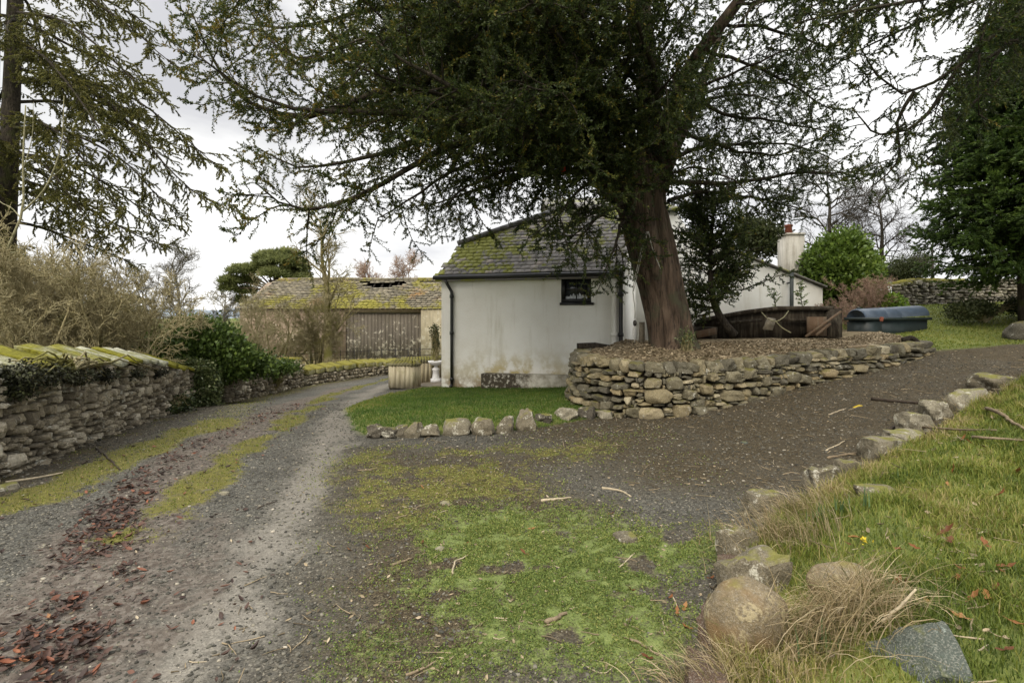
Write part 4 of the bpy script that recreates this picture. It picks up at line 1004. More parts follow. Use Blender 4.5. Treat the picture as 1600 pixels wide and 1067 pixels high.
# roof of the wing: slates between the eaves, the left verge and the raking ridge
def onroof(px, py):
    """the point of the front roof plane seen at a photo pixel"""
    d = np.array([(px - 800) / F, 1., -(py - HORY) / F]); o = np.array([0, 0, EYE])
    n = np.array([-nb[0] * PIT, -nb[1] * PIT, 1.]); q = np.array([A0[0], A0[1], EV]); t = n @ (q - o) / (n @ d); return o + d * t
RB, RC = onroof(722, 384), onroof(860, 337)
def st(p): d = p[:2] - A0; return float(d @ u), float(d @ nb)
eo = -.16
RD = np.array(W(st(RC)[0] + 1.2, st(RC)[1] + .25, EV + PIT * (st(RC)[1] + .9)))
poly = [(-.10, eo), (Lw + .05, eo), (Lw + .05, st(RD)[1]), st(RD), st(RC), st(RB)]
rz_ = lambda t, dz=0: EV + .05 + PIT * t + dz
mb = MB(); c40, s40 = math.cos(math.atan(PIT)), math.sin(math.atan(PIT))
rr = np.random.default_rng(41); row = 0; t = eo
while t < st(RD)[1] + .1:
    w = .205; s = -.2 + (.10 if row % 2 else 0) + rr.uniform(-.02, .02)
    while s < Lw + .1:
        ww = w * rr.uniform(.9, 1.08); sc, tc = s + ww / 2, t + .09
        if inpoly(np.array(sc), np.array(tc), poly):
            dz = rr.uniform(0, .006); g = .004
            q = [W(s + g, t, rz_(t, .008 + dz)), W(s + ww - g, t + rr.uniform(-.008, .008), rz_(t, .008 + dz)), W(s + ww - g, t + .18, rz_(t + .18, -.003)), W(s + g, t + .18, rz_(t + .18, -.003))]
            mb.prism(q, (0, 0, -.006), rr.random())
        s += ww
    row += 1; t += .118
rf = mb.build('roof', M['slate'], cot)
mb = MB()
P3 = lambda s, t, dz=0: W(s, t, rz_(t, dz))
pts = [P3(*p, -.03) for p in poly]; mb.prism(pts, (0, 0, -.05), .3)
back = [W(-.1, 4.6, EV), P3(*st(RB), -.02), P3(*st(RC), -.02), W(st(RC)[0] + 2.5, 5.2, EV + 1.6)]
mb.prism(back[:3] + [W(st(RC)[0] + .2, 5.2, EV)], (0, 0, -.06), .4); mb.prism([P3(-.1, eo, 0), P3(*st(RB)), W(-.1, 4.6, EV)], (-.0, 0, -.05), .4)
# main house roof
mb.prism([(1.05, HY - .1, 4.72), (5.0, HY - .1, 4.72), (5.0, HY + 2.6, 5.6), (1.05, HY + 2.6, 5.6)], (0, 0, .1), .5); mb.prism([(1.05, HY + 5.5, 4.7), (5.0, HY + 5.5, 4.7), (5.0, HY + 2.6, 5.6), (1.05, HY + 2.6, 5.6)], (0, 0, .1), .5)
mb.prism([(5.2, HY - .1, 4.1), (5.3, HY - .1, 4.06), (9.34, HY - .1, 2.46), (9.34, HY - .1, 2.51), (5.34, HY - .1, 4.11), (5.2, HY - .1, 4.15)], (0, 5.7, 0), .3)
mb.build('roof_slab', M['slate'], cot)
mb = MB(); a, b = np.array(P3(*st(RB), .05)), np.array(P3(*st(RC), .05)); a = a + (a - b) * .05; nseg = 11
for i in range(nseg):
    p, q = a + (b - a) * (i / nseg), a + (b - a) * ((i + .97) / nseg); mb.tube([p, q], .07, 8, rr.random())
mb.build('ridge_tiles', M['lead'], rf, True)
# gutter, pipes
mb = MB(); g0, g1 = np.array(W(-.14, -.16, EV - .06)), np.array(W(Lw + .02, -.16, EV - .06)); mb.tube([g0, g1], .055, 10)
for s in np.arange(.3, Lw, .9): mb.box(W(s, -.05, EV - .07), [.03, .2, .05], math.atan2(u[1], u[0]))
mb.box(W(Lw / 2, -.04, EV - .04), [Lw + .1, .05, .14], math.atan2(u[1], u[0])); mb.build('gutter', M['black'], cot)
def pipe(s, zb_, swan=True, r_=.038, mat='black'):
    mb = MB(); p = [W(s, -.06, zb_), W(s, -.06, 1.0), W(s, -.06, 2.15)]
    if swan: p += [W(s, -.07, 2.22), W(s - .10, -.10, 2.40), W(s - .12, -.16, 2.50)]
    else: p += [W(s, -.06, 2.5)]
    mb.tube(p, r_, 10)
    for z in (zb_ + .12, 1.2, 2.1): mb.tube([W(s, -.06, z - .04), W(s, -.06, z + .04)], r_ * 1.35, 10)
    if zb_ < .3: mb.tube([W(s, -.06, zb_ - .0), W(s, -.13, zb_ - .07)], r_, 10)
    return mb.build('downpipe', M[mat], cot, True)
pipe(.30, -.05); pipe(Lw - .02, .3, False, .045)
o = pipe(Lw - .17, .3, False, .06, 'render'); o['label'] = 'white painted downpipe'
# window
wf = MB(); fw = .085
for s0, s1, z0, z1 in ((ws0, ws1, wz0, wz0 + fw), (ws0, ws1, wz1 - fw, wz1), (ws0, ws0 + fw, wz0 + fw, wz1 - fw), (ws1 - fw, ws1, wz0 + fw, wz1 - fw)):
    wf.prism([W(s0, .02, z0), W(s1, .02, z0), W(s1, .02, z1), W(s0, .02, z1)], [nb[0] * .08, nb[1] * .08, 0])
sm, zm = (ws0 + ws1) / 2, (wz0 + wz1) / 2
for s0, s1, z0, z1 in ((sm - .012, sm + .012, wz0 + fw, wz1 - fw), (ws0 + fw, sm - .013, zm - .012, zm + .012), (sm + .013, ws1 - fw, zm - .012, zm + .012)):
    wf.prism([W(s0, .045, z0), W(s1, .045, z0), W(s1, .045, z1), W(s0, .045, z1)], [nb[0] * .03, nb[1] * .03, 0])
win = wf.build('window', M['black'], cot)
mb = MB(); mb.prism([W(ws0 - .02, -.05, wz0 - .06), W(ws1 + .06, -.05, wz0 - .06), W(ws1 + .06, -.05, wz0), W(ws0 - .02, -.05, wz0)], [nb[0] * .1, nb[1] * .1, 0]); mb.build('sill', M['black'], win)
mb = MB(); mb.prism([W(ws0 + fw, .065, wz0 + fw), W(ws1 - fw, .065, wz0 + fw), W(ws1 - fw, .065, wz1 - fw), W(ws0 + fw, .065, wz1 - fw)], [nb[0] * .006, nb[1] * .006, 0]); mb.build('pane', M['glass'], win)
mb = MB(); r = np.random.default_rng(5)
n_ = 40; xs = np.linspace(ws0 + .10, ws1 - .10, n_); hh = .05 + .09 * np.abs(np.sin(np.arange(n_) * .55)) * r.uniform(.5, 1.2, n_) * np.exp(-((np.arange(n_) - 22) / 15.) ** 2)
V = [W(x, .058 + .004 * (i % 2), wz0 + .086 + dz * h) for i, (x, h) in enumerate(zip(xs, hh)) for dz in (0, 1)]; mb.add(V, np.array([[2 * i, 2 * i + 2, 2 * i + 3, 2 * i + 1] for i in range(n_ - 1)]))
mb.build('lace_ornament', M['paper'], win)
# plinth along the wall foot
mb = MB(); mb.prism([W(1.15, -.28, -.4), W(3.2, -.28, -.4), W(3.2, -.28, .27), W(1.15, -.28, .25)], [nb[0] * .277, nb[1] * .277, 0]); mb.build('plinth', M['plinth'], cot)
# chimney
ch = MB(); ch.box([9.02, 17.6, 3.1], [.58, .58, 2.2]); ch.box([9.02, 17.6, 4.235], [.63, .63, .07]); ch = ch.build('chimney', M['chimney'], cot)
mb = MB(); mb.lathe([(.11, 4.31), (.10, 4.54), (.125, 4.56), (.125, 4.61), (.08, 4.61)], (8.95, 17.6, -.04), 14); mb.build('chimney_pot', M['terracotta'], ch, True)
mb = MB(); mb.tube([(8.2, 15.95, .8), (8.2, 15.95, 2.95)], .055, 10); mb.box([8.2, 16.1, 2.6], [.05, .2, .04]); mb.build('soil_pipe', M['dkmetal'], cot, True)
mb = MB(); mb.tube([(6.9, 15.2, 1.36), (8.6, 15.6, 1.36)], .05, 8); tag(mb.build('iron_pipe', M['dkmetal'], None, True), 'dark horizontal pipe lying behind the rotten timber bed', 'pipe')

# ------------------------------------------------------------------ barn
BY = 30.; bx0, bx1 = -15.0, -.5; be, br, bry = 2.12, 3.86, 33.4
barn = thing('barn', 'long old stone barn with mossy holed roof and dark boarded front', 'barn')
mb = MB()
mb.prism([(bx0, BY, -1.4), (-9.2, BY, -1.4), (-9.2, BY, be), (bx0, BY, be)], (0, .5, 0)); mb.prism([(bx0, bry + 3.4, -1.4), (bx1, bry + 3.4, -1.4), (bx1, bry + 3.4, be), (bx0, bry + 3.4, be)], (0, .5, 0))
mb.prism([(bx0, BY + .5, -1.4), (bx0, bry + 3.4, -1.4), (bx0, bry + 3.4, be), (bx0, bry, br - .15), (bx0, BY + .5, be + .15)], (.5, 0, 0)); mb.prism([(bx1, BY + .5, -1.4), (bx1, bry + 3.4, -1.4), (bx1, bry + 3.4, be), (bx1, bry, br - .15), (bx1, BY + .5, be + .15)], (-.5, 0, 0))
mb.prism([(-9.2, BY, 1.86), (-5.0, BY, 1.86), (-5.0, BY, be), (-9.2, BY, be)], (0, .4, 0)); mb.build('wall', M['barn_wall'], barn)
mb = MB(); r = np.random.default_rng(8); x = -9.2
while x < -5.05:
    w = min(r.uniform(.16, .26), -5.0 - x); mb.box([x + w / 2, BY + .16 + r.uniform(-.012, .012), .24], [w - .012, .05, 3.22], tint=r.random()); x += w
mb.box([-7.1, BY + .12, 1.82], [4.2, .08, .06]); mb.build('boarded_front', M['barn_board'], barn)
mb = MB(); mb.prism([(-5.0, BY - .12, -1.4), (bx1, BY - .12, -1.4), (bx1, BY - .12, be - .02), (-5.0, BY - .12, be - .02)], (0, .55, 0)); mb.build('masonry_end', M['barn_quoin'], barn)
mb = MB(); r = np.random.default_rng(9); rise = br - be; run = bry - BY; t = -.06; row = 0
def hole(x, t):
    d1 = abs(t - .80 + .035 * math.sin(x * 3)) < .085 and -9.0 + (.25 * math.sin(t * 40)) < x < -6.5
    d2 = abs(t - .905) < .045 and -5.55 < x < -4.75
    return d1 or d2
while t < 1.0:
    x = bx0 - .2 + (.15 if row % 2 else 0)
    dt = .058
    while x < bx1 + .2:
        w = .30 * r.uniform(.9, 1.1)
        xl = bx0 - .15 + .75 * max(0, (t - .0)) ** 1.
        if x + w / 2 > xl and not hole(x + w / 2, t + .03) and r.random() > .004:
            dz = r.uniform(0, .03); t1 = min(t + dt * 1.35, 1.0)
            sg = .05 * math.sin(x * .9) * math.sin(t * 3.14)
            f = lambda xx, tt, d: (xx, BY + run * tt, be + rise * tt + d + sg)
            mb.prism([f(x + .01, t, .05 + dz), f(x + w - .01, t, .05 + dz), f(x + w - .01, t1, .012), f(x + .01, t1, .012)], (0, 0, -.02), r.random())
        x += w
    t += dt; row += 1
rf = mb.build('roof', M['barn_slate'], barn)
mb = MB(); mb.prism([(bx0, bry + .02, br + .02), (bx1, bry + .02, br + .02), (bx1, bry + 3.8, be), (bx0, bry + 3.8, be)], (0, 0, -.05), .4)
for x in np.arange(bx0 + .4, bx1, .48): mb.prism([(x, BY + .1, be - .16), (x + .09, BY + .1, be - .16), (x + .09, bry, br - .16), (x, bry, br - .16)], (0, 0, .11), .2)
mb.prism([(bx0 + .6, BY + .5, be - .4), (bx1, BY + .5, be - .4), (bx1, bry + 3, be - .4), (bx0 + .6, bry + 3, be - .4)], (0, 0, .05), .0)
mb.build('rafters', M['void'], barn)
mb = MB(); x = bx0 + .7
while x < bx1: mb.tube([(x, bry, br + .05 + .02 * math.sin(x)), (x + .44, bry, br + .05 + .02 * math.sin(x + .4))], .09, 8, r.random()); x += .45
mb.build('ridge_tiles', M['barn_slate'], rf, True)
# iron rail fence before the barn
fe = thing('iron_fence', 'thin dark iron rail fence behind the mossy low wall, before the barn', 'fence')
mb = MB(); fp = Line([(-10.5, 20.5), (-7.0, 21.4), (-3.6, 23.2), (-2, 24.4)])
for s in np.arange(0, fp.L, .55):
    p, a = fp.at(s); z = float(zt(np.array(p[0]), np.array(p[1]))); mb.tube([(p[0], p[1], z - .1), (p[0] + r.normal() * .02, p[1], z + .95)], .017, 5)
mb.build('posts', M['iron'], fe); mb = MB()
for h in (.35, .62, .88): mb.tube([(fp.at(s)[0][0], fp.at(s)[0][1], float(zt(np.array(fp.at(s)[0][0]), np.array(fp.at(s)[0][1]))) + h) for s in np.linspace(0, fp.L, 24)], .012, 5)
mb.build('rails', M['iron'], fe)

# ------------------------------------------------------------------ planters and pedestal by the house corner
def planter(label, x, y, lx, ly, h, rz, group='pale ribbed planters by the house corner'):
    t = thing('planter', label, 'planter', put(x, y), group, rz); rr = np.random.default_rng(int(abs(x) * 100)); cx_ = .12
    body = [(-lx / 2 + cx_, -ly / 2), (lx / 2 - cx_, -ly / 2), (lx / 2, -ly / 2 + cx_), (lx / 2, ly / 2 - cx_), (lx / 2 - cx_, ly / 2), (-lx / 2 + cx_, ly / 2), (-lx / 2, ly / 2 - cx_), (-lx / 2, -ly / 2 + cx_)]
    mb = MB(); rim = MB()
    for i in range(8):
        a, b = np.array(body[i]), np.array(body[(i + 1) % 8]); L = np.linalg.norm(b - a); n = max(1, int(round(L / .13))); d = (b - a) / L; ang = math.atan2(d[1], d[0]); nrm = np.array([d[1], -d[0]])
        for k in range(n):
            q = a + d * (L * (k + .5) / n); mb.box([q[0] - nrm[0] * .03, q[1] - nrm[1] * .03, h / 2 + .03], [L / n - .008, .06 + rr.uniform(0, .014), h], ang, rr.random())
        nr_ = max(2, int(round(L / .085)))
        for k in range(nr_):
            q = a + d * (L * (k + .5) / nr_); T = rz_mat(ang) @ np.array([[math.cos(.5), 0, math.sin(.5)], [0, 1, 0], [-math.sin(.5), 0, math.cos(.5)]]) @ np.array([[1, 0, 0], [0, math.cos(.75), -math.sin(.75)], [0, math.sin(.75), math.cos(.75)]])
            rim.box([q[0] - nrm[0] * .05, q[1] - nrm[1] * .05, h + .085], [L / nr_ * .8, .19, .055], 0, rr.random(), T)
    mb.build('planks', M['plank'], t); rim.build('rim', M['rim'], t)
    s_ = MB(); s_.prism([(p[0] * .86, p[1] * .82, h - .02) for p in body], (0, 0, -.05)); s_.build('soil', M['core'], t)
    f = MB(); f.box([0, 0, .02], [lx * .86, ly * .86, .07]); f.build('plinth', M['rot'], t); return t
planter('nearest pale ribbed planter with mossy rope edged rim, left of the house corner', -2.73, 13.85, .74, .55, .56, -.18)
planter('longer pale ribbed planter behind the near one, running towards the house', -2.55, 15.55, 1.35, .55, .56, .55)
mb = MB(); x, y = P(681, 0, 15.2)[:2]; bz_ = put(x, y)
ped = thing('pedestal', 'white turned garden pedestal with wide dish between planter and house wall', 'pedestal', bz_)
mb.box([0, 0, .05], [.26, .26, .12]); mb.lathe([(.12, .1), (.10, .14), (.085, .32), (.11, .36), (.10, .38), (.05, .43), (.04, .46)], (0, 0, 0), 8); mb.build('stem', M['white'], ped)
mb = MB(); mb.lathe([(.04, .46), (.14, .50), (.21, .55), (.22, .60), (.20, .60), (.05, .57)], (0, 0, 0), 18); mb.build('dish', M['white'], ped, True)
# paving between planters and house
mb = MB(); V = []
for i, xx in enumerate(np.linspace(-3.6, -1.5, 14)):
    for yy in np.linspace(13.25, 17, 16): V.append([xx, yy, float(zt(np.array(xx), np.array(yy))) + .012])
Q = np.array([[i * 16 + j, (i + 1) * 16 + j, (i + 1) * 16 + j + 1, i * 16 + j + 1] for i in range(13) for j in range(15)])
Vn = np.array(V); keep = ((Vn[Q].mean(1)[:, 0] > -2.45 + (Vn[Q].mean(1)[:, 1] - 13.5) * -.25) & (Vn[Q].mean(1)[:, 1] > 13.5))
tag(mesh_obj('path', Vn, Q[keep], plain('dull stone paving', (.17, .145, .11), .9, .2, .35, 3), None, None, True), kind='structure')

# ------------------------------------------------------------------ the rotten timber bed, tank and clutter on the bed
tb = thing('timber_bed', 'long rotten dark timber raised bed behind the yew, open front with a brown boxed end', 'raised bed', (0, 0, 0))
yb = 12.75
def bp(px, py, Y=yb): return P(px, py, Y)
mb = MB(); mb.prism([bp(1086, 530), bp(1316, 527), bp(1316, 482), bp(1210, 482), bp(1165, 489), bp(1092, 500), bp(1086, 506)], (0, .12, 0)); mb.prism([bp(1086, 530, 12.3), bp(1120, 530, 12.3), bp(1122, 511, 12.3), bp(1090, 512, 12.3)], (0, .45, 0))
mb.prism([bp(1280, 528, 12.35), bp(1316, 527, 12.35), bp(1316, 484, 12.5), bp(1303, 483, 12.5), bp(1296, 500, 12.35)], (0, .4, 0)); mb.build('back_boards', M['rot'], tb)
mb = MB(); mb.tube([bp(1088, 503, 12.7), bp(1120, 496, 12.7), bp(1165, 488, 12.7), bp(1215, 482, 12.7), bp(1302, 482, 12.7)], .055, 8); mb.box(bp(1250, 500, 12.65) + [0, 0, 0], [.9, .06, .06]); mb.tube([bp(1120, 506, 12.6), bp(1190, 500, 12.6)], .04, 6); mb.build('top_rail', M['rot'], tb)
mb = MB(); mb.prism([bp(1262, 525, 12.3), bp(1292, 525, 12.3), bp(1292, 495, 12.3), bp(1262, 495, 12.3)], (0, .05, 0)); mb.build('end_board', M['redwood'], tb)
def plank(label, a, b, w, t, mat, name='loose_plank'):
    a, b = np.array(a), np.array(b); mb = MB(); d = unit(b - a); s_ = unit(np.cross(d, [0, 1., 0])); n = np.cross(d, s_)
    mb.prism([a - s_ * w / 2, a + s_ * w / 2, b + s_ * w / 2 * .9, b - s_ * w / 2 * .9], n * t)
    return tag(mb.build(name, M[mat]), label, 'plank')
plank('long brown plank leaning diagonally against the boxed end of the timber bed', bp(1258, 526, 12.0), bp(1313, 487, 12.28), .05, .04, 'redwood')
plank('shorter dark plank lying beside the leaning one', bp(1274, 524, 12.05), bp(1296, 506, 12.25), .06, .04, 'redwood')
plank('weathered board lying flat at the left end of the timber bed', bp(1088, 523, 12.1), bp(1118, 517, 12.2), .16, .04, 'redwood')
mb = MB(); mb.prism([bp(1193, 515, 12.2), bp(1207, 516, 12.2), bp(1213, 499, 12.4), bp(1201, 497, 12.4)], (0, .05, .02)); tag(mb.build('stone_tile', M['greywood']), 'pale grey tile propped up inside the timber bed', 'tile')
mb = MB(); mb.tube(catmull([bp(1190, 488, 12.4), bp(1200, 498, 12.25), bp(1212, 502, 12.2), bp(1224, 496, 12.3), bp(1232, 486, 12.5)], 5), .012, 5); mb.tube(catmull([bp(1212, 502, 12.2), bp(1222, 512, 12.15), bp(1236, 520, 12.1)], 5), .012, 5); tag(mb.build('twining_twig', M['twig_pale'], None, True), 'pale bare stem twining before the propped tile', 'twig')
# tank
tk = thing('oil_tank', 'blue grey ribbed plastic tank lying half sunk behind the grass slope', 'tank', (0, 0, 0))
a, b = P(1337, 499, 13.9), P(1436, 493, 14.5); ax = unit(b - a); Lt = float(np.linalg.norm(b - a)); up = np.array([0, 0, 1.]); sd = unit(np.cross(ax, up)); r_ = .31
def ring(s, sc=1., dz=0): return [a + ax * s + sd * (math.cos(t) * r_ * sc) + up * (math.sin(t) * r_ * .86 * sc + dz) for t in np.linspace(0, np.pi, 15)]
mb = MB(); prof = [(0, .90), (.04, 1.)]
for s_ in (.33 * Lt, .55 * Lt): prof += [(s_ - .05, 1.), (s_ - .025, .955), (s_ + .025, .955), (s_ + .05, 1.)]
prof += [(Lt - .04, 1.), (Lt, .90)]
V = np.array([ring(s_, sc) for s_, sc in prof]); k_ = len(prof)
Q = np.array([[i * 15 + j, i * 15 + j + 1, (i + 1) * 15 + j + 1, (i + 1) * 15 + j] for i in range(k_ - 1) for j in range(14)]); mb.add(V, [Q, np.arange(15)[None], (np.arange(15) + 15 * (k_ - 1))[None, ::-1]]); mb.build('lid', M['tank'], tk)
mb = MB(); c = a + ax * Lt / 2; ang = math.atan2(ax[1], ax[0])
mb.box(c + up * -.035, [Lt + .06, r_ * 2.08, .07], ang); mb.box(a + ax * .28 + up * -.34, [.5, r_ * 1.8, .54], ang); mb.box(c + up * -.34, [Lt * .96, r_ * 1.6, .54], ang); mb.build('base', M['tank_dark'], tk)
mb = MB(); mb.lathe([(.045, 0), (.05, .05), (.01, .06)], a + ax * .1 + up * r_ * .8, 10); mb.build('filler_cap', M['tank_dark'], tk)
mb = MB(); p = P(1377, 499, 13.3); stone(mb, TPL[2], p, [.10, .07, .13], 0, .5, r3); tag(mb.build('terracotta_shard', M['terracotta'], None, True), 'orange terracotta shard on the grass before the tank', 'shard')
mb = MB(); p0 = P(903, 541, 10.9); mb.tube([P(902, 543, 11.0), P(930, 541, 11.0), P(965, 545, 10.9)], [.09, .08, .05], 8); tag(mb.build('log', M['dark_bark'], None, True), 'short dark log lying on the left end of the raised bed', 'log')
mb = MB(); mb.box(P(1003, 522, 11.2), [.10, .08, .50]); tag(mb.build('wooden_post', M['greywood']), 'weathered grey post stump behind the yew trunk', 'post')
mb = MB(); mb.tube(catmull([P(1325, 543, 10.3), P(1350, 541, 10.4), P(1375, 542, 10.5)], 6), .035, 7); tag(mb.build('fallen_branch', M['stick'], None, True), 'short peeled branch on the bed wall coping below the tank', 'branch')
mb = MB(); mb.tube(catmull([P(1410, 531, 11.3), P(1425, 528, 11.3), P(1435, 536, 11.25)], 5), [.05] * 11, 7); tag(mb.build('fallen_branch', M['dark_bark'], None, True), 'dark crooked branch at the right end of the bed wall', 'branch')

# ------------------------------------------------------------------ sticks and single leaves
def stick(label, pts, rad, mat='stick', name='fallen_stick', lift=None):
    path = []
    for q in pts:
        p = G3(q[0], q[1]); p[2] += rad * .7 + (q[2] if len(q) > 2 else 0); path.append(p)
    path = catmull(path, 5); n = len(path); rng_ = np.random.default_rng(int(pts[0][0])); path[:, :2] += rng_.normal(size=(n, 2)) * rad * .35
    c = path.mean(0); mb = MB(); mb.tube(path, rad * np.linspace(1, .55, n), 6); return tag(mb.build(name, M[mat], None, True, c), label, 'stick')
for lab, pts, rad, m in [
    ('pale forked stick lying on the dark gravel right of the mossy patch', [(942, 764), (968, 768), (985, 777)], .013, 'stick_pale'),
    ('straight stick across the yellow moss in mid forecourt', [(845, 785), (870, 782), (892, 779)], .014, 'stick_pale'),
    ('short stick on dark soil left of the green weed', [(612, 886), (630, 880), (645, 873)], .010, 'stick'),
    ('bent pale stick standing up in the green weed', [(708, 900, .0), (710, 885, .02), (732, 870, 0)], .007, 'stick_pale'),
    ('stout short stick lying in a bare patch of the green weed', [(854, 978), (870, 970), (885, 960)], .014, 'stick'),
    ('long twig at the bottom of the forecourt among brown soil', [(636, 1062), (665, 1045), (682, 1034)], .007, 'stick'),
    ('twig crossing the weed near a brown patch at right', [(968, 888), (980, 878), (992, 866)], .006, 'stick_pale'),
    ('thin curved straw over the green weed near the bottom', [(908, 1040), (945, 1052), (970, 1028)], .003, 'stick_pale'),
    ('forked twig with bark beside the wet brown kerb', [(984, 1002), (1003, 1012), (1028, 1026)], .008, 'stick'),
    ('long dark branch lying on the drive near its far edge', [(1363, 625), (1400, 629), (1435, 632), (1462, 636)], .024, 'stick_dark'),
    ('dark branch slanting to the bank stones on the drive', [(1382, 684), (1400, 665), (1425, 645)], .020, 'stick_dark'),
    ('pale straight stick lying toward the bank on the drive', [(1290, 705), (1305, 698), (1320, 690)], .010, 'stick_pale'),
    ('grey stick pointing at the broad block of the bank edge', [(1292, 717), (1320, 712), (1348, 707)], .014, 'stick'),
    ('thin white stick with yellow leaf tip in mid drive', [(1295, 649), (1310, 643), (1322, 639)], .010, 'stick_pale'),
    ('long peeled stick at the foot of the lane wall', [(10, 755), (60, 748), (100, 740)], .014, 'stick_pale'),
    ('dark twig lying over the mossy verge by the lane wall', [(150, 702), (170, 718), (187, 735)], .012, 'stick_dark'),
    ('small dark twig on the pale wheel track', [(402, 796), (415, 790), (432, 785)], .006, 'stick_dark'),
    ('curved orange brown stick at the foot of the lichen spotted bank boulder', [(1264, 766), (1285, 768), (1304, 760)], .011, 'stick'),
    ('thick peeled branch lying on the bank at the right margin', [(1540, 648, .06), (1560, 655, .05), (1580, 668, .04), (1606, 680, .03)], .022, 'stick'),
    ('long thin branch on the bank below the thick peeled one', [(1440, 676, .05), (1500, 681, .05), (1555, 682, .05)], .015, 'stick'),
    ('twiggy branch with rust leaves on the right bank', [(1520, 692, .04), (1560, 697, .05), (1604, 698, .04)], .014, 'stick'),
    ('short white stick resting on the slate block at bottom right', [(1376, 1000, .05), (1400, 994, .10), (1432, 990, .17)], .008, 'stick_pale')]:
    stick(lab, pts, rad, m)
mb = MB(); p = G3(1332, 638, .012); mb.add(*[v for v in (leaves(np.array([p]), np.array([[1., .1, .05]]), .2, .03, .05))], .6); tag(mb.build('yellow_leaf', M['yellow']), 'yellow leaf on the drive at the tip of a thin white stick', 'leaf')
def single_leaf(seed):
    r = np.random.default_rng(seed); V = []; a = np.linspace(0, 2 * np.pi, 14, endpoint=False)
    rad = .5 + .28 * np.cos(a * 2) + .12 * np.cos(a * 6 + r.random()) ; curl = r.uniform(.4, 1.0)
    x, y = rad * np.cos(a) * 1.2, rad * np.sin(a) * .75; z = curl * (.7 * y ** 2 * 2 + .35 * x ** 2 + .1 * np.sin(a * 3 + seed))
    V = np.vstack([[0, 0, 0], np.stack([x * .5, y * .5, z * .28], 1), np.stack([x, y, z], 1)])
    F = [np.array([[0, 1 + i, 1 + (i + 1) % 14] for i in range(14)]), np.array([[1 + i, 15 + i, 15 + (i + 1) % 14, 1 + (i + 1) % 14] for i in range(14)])]
    return V, F
LM = []
for s_ in range(5):
    V, Fs = single_leaf(s_); o = mesh_obj('dead_leaf', V * .05, Fs, M['leaf_rust'], None, {'tint': np.full(len(V), .15 + .2 * s_)}, True); LM.append(o)
rl = np.random.default_rng(77); first = [True] * 5
spots = [(1413, 928), (1402, 925), (1496, 918), (1520, 945), (1543, 945), (1558, 930), (1500, 900), (1560, 900), (1372, 935), (1495, 975), (1325, 860), (1400, 868), (1430, 866), (1300, 772), (1480, 765), (1484, 855), (1573, 897), (1540, 860), (1590, 990), (1340, 850), (1478, 838), (1395, 775), (1563, 780), (1505, 690), (1515, 698), (1538, 705), (1550, 690), (1490, 740), (1590, 745), (1450, 955), (1570, 1030), (1335, 905)]
for i, (px, py) in enumerate(spots):
    j = i % 5; src = LM[j]
    if first[j]: o = src; first[j] = False
    else: o = src.copy(); COL.objects.link(o)
    p = G3(px, py, .035); o.location = p; s_ = rl.uniform(.75, 1.25); o.scale = (s_, s_, s_); o.rotation_euler = (rl.normal() * .45, rl.normal() * .45, rl.uniform(0, 6.3))
    tag(o, 'curled rust coloured dead leaf lying in the grass of the right bank', 'leaf', 'rust coloured leaves on the right bank')
spots = [(1012, 1032), (1048, 938), (1070, 952), (1110, 908), (545, 862), (575, 858), (728, 853), (830, 830), (820, 868), (1058, 960), (955, 805), (505, 785), (660, 763), (985, 925), (1075, 985), (660, 850)]
for i, (px, py) in enumerate(spots):
    o = LM[(i * 2) % 5].copy(); COL.objects.link(o); p = G3(px, py, .012); o.location = p; s_ = rl.uniform(.45, .8); o.scale = (s_, s_, s_); o.rotation_euler = (rl.normal() * .3, rl.normal() * .3, rl.uniform(0, 6.3))
    tag(o, 'curled rust coloured dead leaf lying on the weedy forecourt', 'leaf', 'rust coloured leaves on the forecourt')

# straw tussocks and bulb shoots on the bank
def tussock(label, px, py, n, L, dirn, seed, mat='straw', spread=.16, lean=1.3, W_=.0026):
    r = np.random.default_rng(seed); c = G3(px, py)
    b = c + np.stack([r.normal(size=n) * spread * 1.1, r.normal(size=n) * spread * .9, np.zeros(n)], 1); b[:, 2] = zt(b[:, 0], b[:, 1]) - .01
    V, Q = blades(b, L * (.5 + .6 * r.random(n)), W_, lean * (.6 + .5 * r.random(n)), r, np.tile(np.array(dirn, float), (n, 1)), 5)
    t = np.clip(r.beta(2, 1.6, n), 0, 1)
    return tag(mesh_obj('grass_tussock', V - c, Q, M[mat], None, {'tint': np.repeat(t, 12)}, False, c), label, 'tussock', 'long straw tussocks on the right bank')
tussock('bleached straw tussock fanning over the buff boulder in the near bank', 1330, 965, 520, .34, (-1, -.5, 0), 1, spread=.12)
tussock('green and straw tussock streaming right behind the slate block', 1290, 985, 560, .40, (1, -.75, 0), 2, spread=.13)
tussock('tawny straw fringe hanging over the brown faced stone', 1215, 850, 520, .34, (-1, -.35, 0), 3, spread=.16)
tussock('withered pale tuft on the near kerb at the very bottom', 1105, 1075, 260, .24, (-1, .1, 0), 4, spread=.09)
tussock('straw tuft at the bend of the bank by the half buried stone', 1255, 805, 380, .26, (-1, .1, 0), 5, spread=.12)
tussock('small straw tuft by the whitish far boulder', 1500, 640, 260, .24, (-1, .2, 0), 6, spread=.09)
tussock('straw tuft before the large tan boulder', 1160, 1045, 300, .22, (-.7, -.6, 0), 7, spread=.12)
def shoots(label, px, py, n, h, seed):
    r = np.random.default_rng(seed); c = G3(px, py); b = c + np.stack([r.normal(size=n) * .03, r.normal(size=n) * .02, np.zeros(n)], 1); b[:, 2] -= .01
    V, Q = blades(b, h * (.75 + .4 * r.random(n)), .008, .18, r, None, 3); return tag(mesh_obj('bulb_shoots', V - c, Q, M['shoot'], None, {'tint': np.repeat(r.random(n), 8)}, False, c), label, 'bulb shoots', 'daffodil shoots on the right bank')
